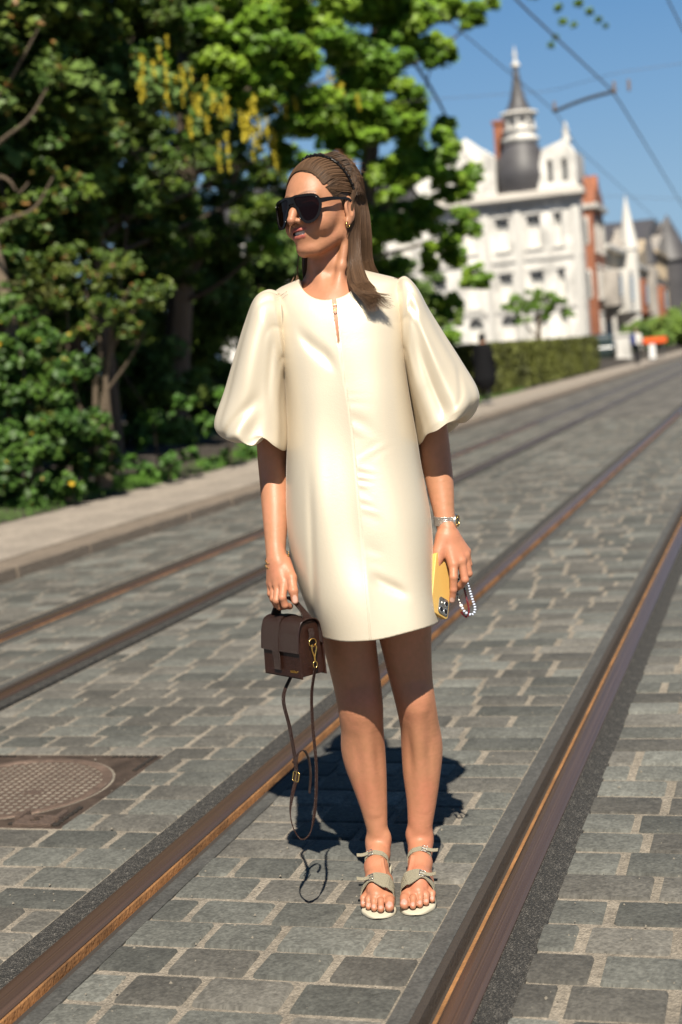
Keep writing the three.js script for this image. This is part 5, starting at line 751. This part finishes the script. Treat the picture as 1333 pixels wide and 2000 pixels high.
tree('street_tree', 'small pollarded tree with a flat green crown in front of the white house', [-11.1, .2, -70], [-11.1, 3.0, -70], .16, street_treeClumps, { seed: 111, per: 520, twigs: 10, size: .2, slim: .42, cols: [[.10, .19, .02], [.13, .22, .03]] }, mat.leaf, mat.bark, undefined, 6, 9);
for (const [x, y, z, cr, lab, cols, sd] of [[-8.9, 1.7, -104, 1.5, 'dark rounded evergreen bush by the far crossing', DEEP, 121], [-7.9, 2.1, -122, 2.1, 'light green bushy tree at the far right', [[.12, .2, .02], [.1, .17, .02]], 122]]) { const b = [x, .12, z], t = plantThing('garden_bush', lab, 'bush', b); t.addPart('stem', limb([b, [x, 1, z], [x, y, z]], [.15, .1, .05], 6, 6), mat.bark); t.addPart('foliage', leaves([[x, y, z, cr], [x - .6, y * .8, z + .6, cr * .8], [x + .7, y * .75, z - .5, cr * .75]], { seed: sd, per: 420, twigs: 18, size: .3, slim: .42, cols, floor: .15 }), mat.leafDull); }
// ---------- buildings ----------
const whiteWall = std(C(.80, .765, .71), .8, { map: rep(TX.patch, .12, .12), bumpMap: rep(TX.rough, .6, .6), bumpScale: .006 }), stoneTrim = std(C(.52, .48, .43), .8), slate = std(C(.085, .08, .085), .55, { map: rep(TX.patch, .4, .4) }), brickM = std(C(.34, .125, .065), .9, { map: rep(TX.patch, .5, .5) }), cream = std(C(.50, .40, .28), .85, { map: rep(TX.patch, .4, .4) }), greyStone = std(C(.40, .36, .32), .85, { map: rep(TX.patch, .4, .4) }), paneM = phys(C(.09, .095, .1), .12, { specularIntensity: .6 }), sashM = std(C(.6, .58, .54), .6), curtain = std(C(.68, .65, .6), .9), copper = std(C(.22, .30, .27), .7);
function building(name, label, base, group) { const t = thing(name, label, 'building', base, 0, group); t.part = (nm, g, m, parent = t) => { g = Array.isArray(g) ? merge(g) : g; g.translate(-base[0], -base[1], -base[2]); return mesh(nm, g, m, parent); }; return t; }
{ // white corner mansion with a slate bulb dome and lantern
  const t = building('white_mansion', 'ornate white mansion with a dark bulb dome and pointed lantern spire', [-26, 0, -106]), F = -100;
  const cols = [-14.15, -15.85, -18.05, -20.4, -22.8, -25.2, -27.6, -30, -32.4, -34.8, -37.2], rows = [[1.3, 3.5, .52], [4.2, 6.35, .46], [8.05, 10.2, .48]];
  const wall = new THREE.Shape([[-40, 0], [-12.6, 0], [-12.6, 11.1], [-40, 11.1]].map((p) => new THREE.Vector2(...p)));
  const wins = []; for (const x of cols) rows.forEach(([a, b, w], i) => { const ww = x === -14.15 ? w * .55 : w; const h = new THREE.Path(); if (i === 0) { h.moveTo(x - ww, a); h.lineTo(x + ww, a); h.lineTo(x + ww, b - ww); h.absarc(x, b - ww, ww, 0, Math.PI, false); h.lineTo(x - ww, a); } else { h.moveTo(x - ww, a); h.lineTo(x + ww, a); h.lineTo(x + ww, b); h.lineTo(x - ww, b); h.lineTo(x - ww, a); } wall.holes.push(h); wins.push([x, a, b, ww]); });
  const w0 = t.part('wall', extrude(wall, .5, 0, 1, 8).translate(0, 0, F - .5), whiteWall);
  t.part('side_wall', box(.4, 11.1, 1.5, -12.8, 5.55, F - 1.3), whiteWall); t.part('rear_block', box(25.6, 11, 11, -26.8, 5.5, F - 7.6), whiteWall);
  for (const [x, a, b, w] of wins) { const fr = t.part('window', [box(.09, b - a, .08, x - w + .045, (a + b) / 2, F - .32), box(.09, b - a, .08, x + w - .045, (a + b) / 2, F - .32), box(w * 2 - .18, .09, .08, x, b - .05, F - .32), box(w * 2 - .18, .09, .08, x, a + .05, F - .32), box(.06, b - a - .18, .06, x, (a + b) / 2, F - .32), box(w * 2 - .18, .06, .06, x, mix(a, b, .68), F - .318)], sashM); t.part('pane', box(w * 2 - .1, b - a - .1, .03, x, (a + b) / 2, F - .38), paneM, fr); t.part('curtain', box(w * 1.7, (b - a) * .66, .02, x, a + (b - a) * .36, F - .345), curtain, fr); t.part('sill', box(w * 2 + .3, .12, .12, x, a - .07, F + .05), whiteWall, fr); t.part('hood', box(w * 2 + .36, .16, .10, x, b + .2, F + .04), whiteWall, fr); }
  t.part('plinth', box(27.5, .9, .3, -26.3, .45, F + .12), stoneTrim); t.part('string_course', box(27.5, .22, .1, -26.3, 3.85, F + .05), whiteWall); t.part('string_course', box(27.5, .22, .1, -26.3, 7.3, F + .05), whiteWall);
  t.part('pilaster', box(.5, 11, .16, -12.9, 5.5, F + .06), whiteWall); t.part('pilaster', box(.5, 11, .16, -16.95, 5.5, F + .06), whiteWall); t.part('pilaster', box(.5, 11, .16, -19.2, 5.5, F + .06), whiteWall);
  const cor = t.part('cornice', [box(27.9, .3, .5, -26.3, 11.25, F + .1), box(28.3, .28, .9, -26.3, 11.54, F + .3), box(28.0, .25, .6, -26.3, 11.8, F + .15)], stoneTrim);
  for (let k = 0; k < 34; k++) t.part('bracket', box(.22, .35, .25, -39.6 + k * .81, 11.0, F + .15), stoneTrim, cor);
  t.part('roof', (() => { const s = new THREE.Shape([[-40, 11.9], [-12.6, 11.9], [-13.6, 14.4], [-39, 14.4]].map((p) => new THREE.Vector2(...p))); return extrude(s, 9, .1, 1).translate(0, 0, F - 10); })(), slate);
  // bulb dome
  const lathe = (pts, n = 28) => new THREE.LatheGeometry(pts.map((p) => new THREE.Vector2(...p)), n);
  const dx = -16.55, dz = F - 1.3;
  t.part('dome', lathe([[1.75, 11.9], [1.85, 12.3], [2.0, 12.9], [1.95, 13.5], [1.7, 14.3], [1.3, 15.0], [1.1, 15.4]]).translate(dx, 0, dz), slate);
  const lan = t.part('lantern', [lathe([[1.12, 15.35], [1.3, 15.5], [1.3, 15.75], [1.05, 15.85], [1.05, 16.15], [1.2, 16.2], [1.2, 16.35], [.78, 16.4], [.78, 17.2], [1.25, 17.3], [1.3, 17.5], [.5, 17.62]]).translate(dx, 0, dz)], whiteWall);
  for (let k = 0; k < 8; k++) { const a = k / 8 * 6.283; t.part('column', cyl(.11, .1, .95, dx + Math.cos(a) * .98, 16.35, dz + Math.sin(a) * .98, 8), whiteWall, lan); }
  const sp = t.part('spire', lathe([[1.05, 17.55], [.75, 17.9], [.52, 18.5], [.34, 19.3], [.22, 20.1], [.15, 20.5]]).translate(dx, 0, dz), slate); t.part('finial', lathe([[.05, 20.4], [.3, 20.6], [.32, 20.8], [.12, 21], [.08, 21.3], [.16, 21.45], [.08, 21.6], [.02, 22.1]], 12).translate(dx, 0, dz), whiteWall, sp);
  // right dormer gable with finial
  const gs = new THREE.Shape(); [[-15.3, 11.9], [-12.7, 11.9], [-12.7, 14.1], [-13.0, 14.7], [-13.35, 15.1], [-14.9, 14.6], [-15.2, 13.4], [-15.5, 13.0]].forEach((p, i) => i ? gs.lineTo(...p) : gs.moveTo(...p)); for (const gx of [-14.45, -13.45]) { const h = new THREE.Path(); h.moveTo(gx - .22, 12.3); h.lineTo(gx + .22, 12.3); h.lineTo(gx + .22, 13.9); h.lineTo(gx - .22, 13.9); h.lineTo(gx - .22, 12.3); gs.holes.push(h); }
  const dg = t.part('dormer', extrude(gs, .6, .05, 1).translate(0, 0, F - .6), whiteWall); for (const gx of [-14.45, -13.45]) t.part('pane', box(.46, 1.62, .05, gx, 13.1, F - .4), paneM, dg); t.part('finial', lathe([[.3, 15.0], [.34, 15.25], [.15, 15.4], [.26, 15.7], [.1, 16.0], [.14, 16.15], [.02, 16.35]], 12).translate(-13.25, 0, F - .3), whiteWall, dg); t.part('dormer_body', box(2.6, 2.6, 5, -14.1, 13.2, F - 3.2), whiteWall, dg);
  // left parapet with stepped gable and brick chimney
  const lg = new THREE.Shape(); [[-24, 11.9], [-18.3, 11.9], [-18.3, 14.6], [-19.2, 15.2], [-20.2, 16.0], [-21.2, 15.2], [-22, 15.0], [-22.6, 14.2], [-24, 14]].forEach((p, i) => i ? lg.lineTo(...p) : lg.moveTo(...p)); t.part('parapet', extrude(lg, .7, .05, 1).translate(0, 0, F - .7), whiteWall);
  t.part('chimney', [box(.95, 2.8, .9, -18.15, 15.8, F - 3), box(1.15, .25, 1.1, -18.15, 17.25, F - 3)], brickM); t.part('chimney', [box(.95, 2.8, .9, -30.15, 15.4, F - 4), box(1.15, .25, 1.1, -30.15, 16.85, F - 4)], brickM);
}
// row of gabled town houses further down the street, facades towards the street
function townHouse(label, z0, z1, eave, ridge, wallM, roofM, trimM, o = {}) {
  const X = -12, b = [X, 0, (z0 + z1) / 2], t = building('town_house', label, b, 'gabled town houses down the street'), zc = (z0 + z1) / 2, w = Math.abs(z1 - z0), D = 12;
  t.part('wall', box(D, eave, w - .02, X - D / 2, eave / 2, zc), wallM);
  const n = Math.max(2, Math.round(w / 3)); for (let s = 0; s < Math.floor(eave / 3.3); s++) for (let k = 0; k < n; k++) { const z = z0 - w * (k + .5) / n, y = .9 + s * 3.3; const wn = t.part('window', [box(.16, 2.3, .14, X + .06, y + 1.15, z - .62), box(.16, 2.3, .14, X + .06, y + 1.15, z + .62), box(.18, .2, 1.6, X + .07, y + 2.35, z), box(.3, .14, 1.6, X + .1, y, z)], trimM); t.part('pane', box(.06, 2.2, 1.15, X + .02, y + 1.15, z), paneM, wn); }
  // windows on the end wall that faces back up the street
  if (o.side) for (const [dx, y, wd, h] of o.side) { const wn = t.part('window', [box(wd + .3, h + .3, .08, X - dx, y, z0 + .02)], trimM); t.part('pane', box(wd, h, .06, X - dx, y, z0 + .06), paneM, wn); }
  if (o.gable) { const g = new THREE.Shape([[-w / 2, 0], [w / 2, 0], [w * .3, (ridge - eave) * .45], [w * .18, (ridge - eave) * .5], [0, ridge - eave], [-w * .18, (ridge - eave) * .5], [-w * .3, (ridge - eave) * .45]].map((p) => new THREE.Vector2(...p))); t.part('gable', extrude(g, 1, .05, 1).rotateY(Math.PI / 2).translate(X - .9, eave, zc), wallM); }
  const rs = new THREE.Shape([[-w / 2 - .1, 0], [w / 2 + .1, 0], [w * .22, ridge - eave - .4], [-w * .22, ridge - eave - .4]].map((p) => new THREE.Vector2(...p))); t.part('roof', extrude(rs, D - 1, 0).rotateY(Math.PI / 2).translate(X - D, eave, zc), roofM);
  t.part('cornice', [box(.5, .35, w, X + .12, eave - .1, zc), box(D, .3, .3, X - D / 2, eave - .15, z0 + .1)], o.cornice ?? trimM);
  if (o.turret) { const [tz, r, h, tip, m, x = X + .3] = o.turret; const tu = t.part('turret', cyl(r, r, h, x, 0, tz, 12), m ?? wallM); t.part('spire', new THREE.ConeGeometry(r * 1.15, tip - h, 12).translate(x, (tip + h) / 2, tz), o.spireM ?? roofM, tu); }
  if (o.bay) { const [bz, bw, y0, y1, m] = o.bay; const by = t.part('bay_window', rbox(1.4, y1 - y0, bw, X + .6, (y0 + y1) / 2, bz, .12, 2), m); t.part('pane', box(.06, (y1 - y0) * .55, bw * .7, X + 1.31, (y0 + y1) / 2 + .2, bz), paneM, by); t.part('corbel', new THREE.ConeGeometry(bw * .55, 1.1, 12).rotateX(Math.PI).translate(X + .3, y0 - .5, bz), m, by); }
  t.part('chimney', box(.8, 2.2, .8, X - 4, ridge + .2, mix(z0, z1, .8)), brickM);
}
townHouse('red brick house with white banded windows right beside the white mansion', -102, -108.5, 10.8, 13, brickM, slate, whiteWall, { gable: 1, turret: [-108, .5, 13.5, 17.6, brickM, -14.2], side: [[.8, 9.0, .7, 1.6], [2.3, 9.0, .7, 1.6], [.8, 5.3, .7, 1.7]], bay: [-105.5, 2.2, 3.6, 6.2, greyStone] });
townHouse('cream house with a grey slate mansard and white bay', -108.5, -120, 8.3, 11.2, cream, slate, whiteWall, { side: [[1.5, 6, 1, 1.8]], bay: [-114, 3.2, 3.2, 6.6, whiteWall] });
townHouse('pale stone house with a tall pointed spire in the row', -120, -131, 8.6, 10.6, greyStone, slate, whiteWall, { gable: 1, turret: [-122.5, .75, 8.6, 13.2, whiteWall, -11.6], spireM: whiteWall, bay: [-127, 3, 3.2, 6.2, brickM] });
townHouse('brick and cream house with a low roof between spire and dark gable', -131, -155, 7.8, 10.6, cream, slate, whiteWall, { gable: 1, turret: [-143, .7, 8.2, 12.2, greyStone], bay: [-149, 4, 3, 6.2, brickM] });
townHouse('farthest house with a dark slate gable roof at the right edge', -155, -206, 10.2, 15, greyStone, slate, cream, { gable: 1, turret: [-172, 2.4, 9.8, 15.2, slate], cornice: cream });
// garden front behind the hedge, gatepost, barrier
{ const t = building('gatepost', 'square white gatepost with a flat cap near the far pedestrian', [-7.9, .12, -77.5]); t.userData.category = 'gatepost'; t.part('shaft', rbox(.7, 1.3, .7, -7.9, .77, -77.5, .03, 2), whiteWall); t.part('cap', rbox(.85, .14, .85, -7.9, 1.49, -77.5, .03, 2), whiteWall); t.part('base', rbox(.82, .2, .82, -7.9, .22, -77.5, .02, 1), whiteWall); }
{ const t = thing('road_barrier', 'orange barrier board on posts beside the far pavement', 'barrier', [-5.9, .082, -73]); mesh('board', rbox(1.15, .28, .06, 0, .98, 0, .03, 2), std(C(.75, .10, .015), .5), t); mesh('post', rbox(.3, .85, .05, -.15, .42, -.05, .02, 1), std(C(.7, .68, .66), .6), t); mesh('post', box(.06, .95, .05, .35, .475, -.05), std(C(.05, .05, .05), .6), t); mesh('foot', rbox(.5, .08, .35, -.1, .04, -.02, .02, 1), std(C(.06, .06, .06), .8), t); }
{ // dark parked car in the side drive
  const t = thing('parked_car', 'dark parked car behind the white gatepost', 'car', [-9.6, .12, -80], .15); const s = new THREE.Shape(); s.moveTo(-2.05, .25); s.lineTo(2.05, .25); s.quadraticCurveTo(2.15, .7, 2.0, .78); s.lineTo(1.15, .9); s.quadraticCurveTo(.6, 1.38, .2, 1.42); s.lineTo(-1.0, 1.42); s.quadraticCurveTo(-1.7, 1.3, -1.95, .9); s.quadraticCurveTo(-2.15, .7, -2.05, .25); const paint = phys(C(.02, .03, .028), .25, { clearcoat: .8 });
  mesh('body', extrude(s, 1.5, .1, 3, 10).translate(0, 0, -.75).rotateY(-Math.PI / 2), paint, t);
  mesh('windscreen', rbox(1.4, .5, .03, 0, 1.12, .86, .01, 1).rotateX(-.0), phys(C(.15, .17, .18), .08), t).rotation.x = 0;
  for (const [x, z] of [[-.78, 1.3], [.78, 1.3], [-.78, -1.3], [.78, -1.3]]) { const w = mesh('wheel', new THREE.CylinderGeometry(.32, .32, .22, 20).rotateZ(Math.PI / 2).translate(x, .32, z), std(C(.02, .02, .02), .8), t); mesh('hub', new THREE.CylinderGeometry(.18, .18, .235, 12).rotateZ(Math.PI / 2).translate(x, .32, z), mat.steel, w); }
  for (const x of [-.55, .55]) mesh('headlight', new THREE.SphereGeometry(.16, 12, 8).scale(1, .55, .4).translate(x, .7, 2.08), phys(C(.8, .8, .8), .1), t);
}
// ---------- overhead tram wires ----------
const wireM = std(C(.12, .11, .105), .6, { metalness: .5 });
function wire(label, pts, r) { const t = thing('overhead_wire', label, 'wire', pts[0], 0, 'overhead tram wires'); mesh('cable', new THREE.TubeGeometry((() => { const c = new THREE.CurvePath(); for (let i = 0; i < pts.length - 1; i++) c.add(new THREE.LineCurve3(V(...pts[i]).sub(V(...pts[0])), V(...pts[i + 1]).sub(V(...pts[0])))); return c; })(), 60, r, 6), wireM, t); return t; }
wire('thick contact wire crossing the upper sky down to the right', [[-3.1, 5.5, -10], [-2.85, 5.5, -17.9], [-2.48, 5.48, -25.3], [-2.82, 5.5, -49], [-3.3, 5.5, -110]], .014);
wire('thin contact wire passing the spire of the white mansion', [[-4.0, 5.5, -10], [-3.81, 5.5, -19], [-3.66, 5.48, -26.5], [-3.98, 5.5, -32], [-4.2, 5.5, -110]], .0085);
wire('contact wire in the upper right corner', [[-1.4, 5.5, -10], [-1.13, 5.5, -19], [-.9, 5.48, -26], [-1.2, 5.5, -50], [-1.3, 5.5, -110]], .010);
wire('faint span wire stretched across the street', [[-14, 6.6, -27], [-3.7, 5.85, -26.5], [-2.4, 5.8, -25.3], [-.9, 5.85, -25.6], [9, 6.7, -25]], .0045);
wire('faint far span wire over the right hand roofs', [[-12, 8, -60], [-2.8, 6.4, -58], [9, 8, -57]], .008);
{ const t = thing('wire_hanger', 'dark insulated bar joining the two contact wires', 'hanger', [-3.07, 5.5, -25.9]); mesh('bar', tube([[-.62, -.02, -.6], [0, .02, 0], [.62, .0, .6]], .03, 12, 8), wireM, t); for (const [x, z] of [[-.6, -.6], [.6, .6], [.85, .62]]) mesh('clamp', rbox(.05, .2, .05, x, .06, z, .02, 1), std(C(.16, .11, .08), .7), t); }
// ---------- people further away ----------
function figure(label, base, turn, h, o) {
  const t = thing('person', label, 'person', base, turn), k = h / 1.7; const S = (p) => p.map((q) => [q[0] * k, q[1] * k, q[2] * k, q[3] * k]);
  const st = o.stride ?? .12, legs = [limbSDF(S([[.09, .9, 0, .085], [.095, .5, st * .4, .06], [.09, .12, st * .6, .045], [.09, .06, st * .6, .04]]), 12), limbSDF(S([[-.09, .9, 0, .085], [-.095, .5, -st * .2, .06], [-.09, .14, -st, .045], [-.09, .07, -st, .04]]), 12)], feet = [cap([.09 * k, .04, st * .5 * k], [.1 * k, .035, (st * .6 + .15) * k], .042, .034), cap([-.09 * k, .04, -st * 1.05 * k], [-.1 * k, .035, (-st + .13) * k], .042, .034)];
  const arms = [limbSDF(S([[.17, 1.38, 0, .06], [.24, 1.1, -.03, .052], [.235, .88, .05, .04], [.23, .78, .08, .035]]), 12), limbSDF(S([[-.17, 1.38, 0, .06], [-.24, 1.1, -.03, .052], [-.235, .88, .06, .04], [-.23, .78, .1, .035]]), 12)];
  const torso = [ell(0, 1.22 * k, 0, .19 * k, .26 * k, .125 * k), ell(0, .95 * k, 0, .17 * k, .16 * k, .125 * k)], coat = o.coat ? [cap([0, 1.3 * k, 0], [0, .62 * k, 0], .17 * k, .28 * k)] : [], head = ell(0, 1.57 * k, .01, .075 * k, .11 * k, .09 * k), neck = cap([0, 1.4 * k, 0], [0, 1.5 * k, 0], .05 * k, .048 * k);
  const f = (x, y, z) => { let d = smin(torso[0](x, y, z), torso[1](x, y, z), .08); for (const a of arms) d = smin(d, a(x, y, z), .03); for (const c of coat) d = smin(d, c(x, y, z), .05); for (const l of legs) d = smin(d, l(x, y, z), .03); for (const q of feet) d = smin(d, q(x, y, z), .02); d = smin(d, neck(x, y, z), .03); return smin(d, head(x, y, z), .02); };
  mesh('body', tint(nets(f, [-.46, -.01, -.38], [.46, 1.72 * k, .42], .02), (x, y, z) => y < .09 * k ? o.shoe : y > 1.46 * k ? [.42, .22, .14] : y > (o.coat ? .5 : .95) * k ? (o.two && x * o.two > 0 ? o.top2 : o.top) : o.leg), phys(C(1, 1, 1), .9, { vertexColors: true, specularIntensity: .15 }), t);
  mesh('hair', nets((x, y, z) => Math.max(ell(0, 1.585 * k, -.008, .085 * k, .115 * k, .1 * k)(x, y, z), z - .045 * k - (y - 1.6 * k) * .8, 1.48 * k - y), [-.13, 1.4 * k, -.15], [.13, 1.75 * k, .15], .012), std(C(...o.hair), .7), t);
  return t;
}
figure('pedestrian in a long black coat standing by the clipped hedge', [-6.25, .083, -31.2], Math.PI * .92, 1.60, { coat: 1, top: [.008, .008, .009], leg: [.02, .02, .022], shoe: [.25, .24, .23], hair: [.01, .008, .007], stride: .06 });
figure('far pedestrian with a white and blue top and dark trousers', [-6.1, .083, -65.5], Math.PI * .95, 1.62, { top: [.62, .58, .52], top2: [.03, .05, .2], two: 1, leg: [.015, .016, .02], shoe: [.03, .03, .03], hair: [.2, .14, .09], stride: .16 });
renderer.render(scene, camera);
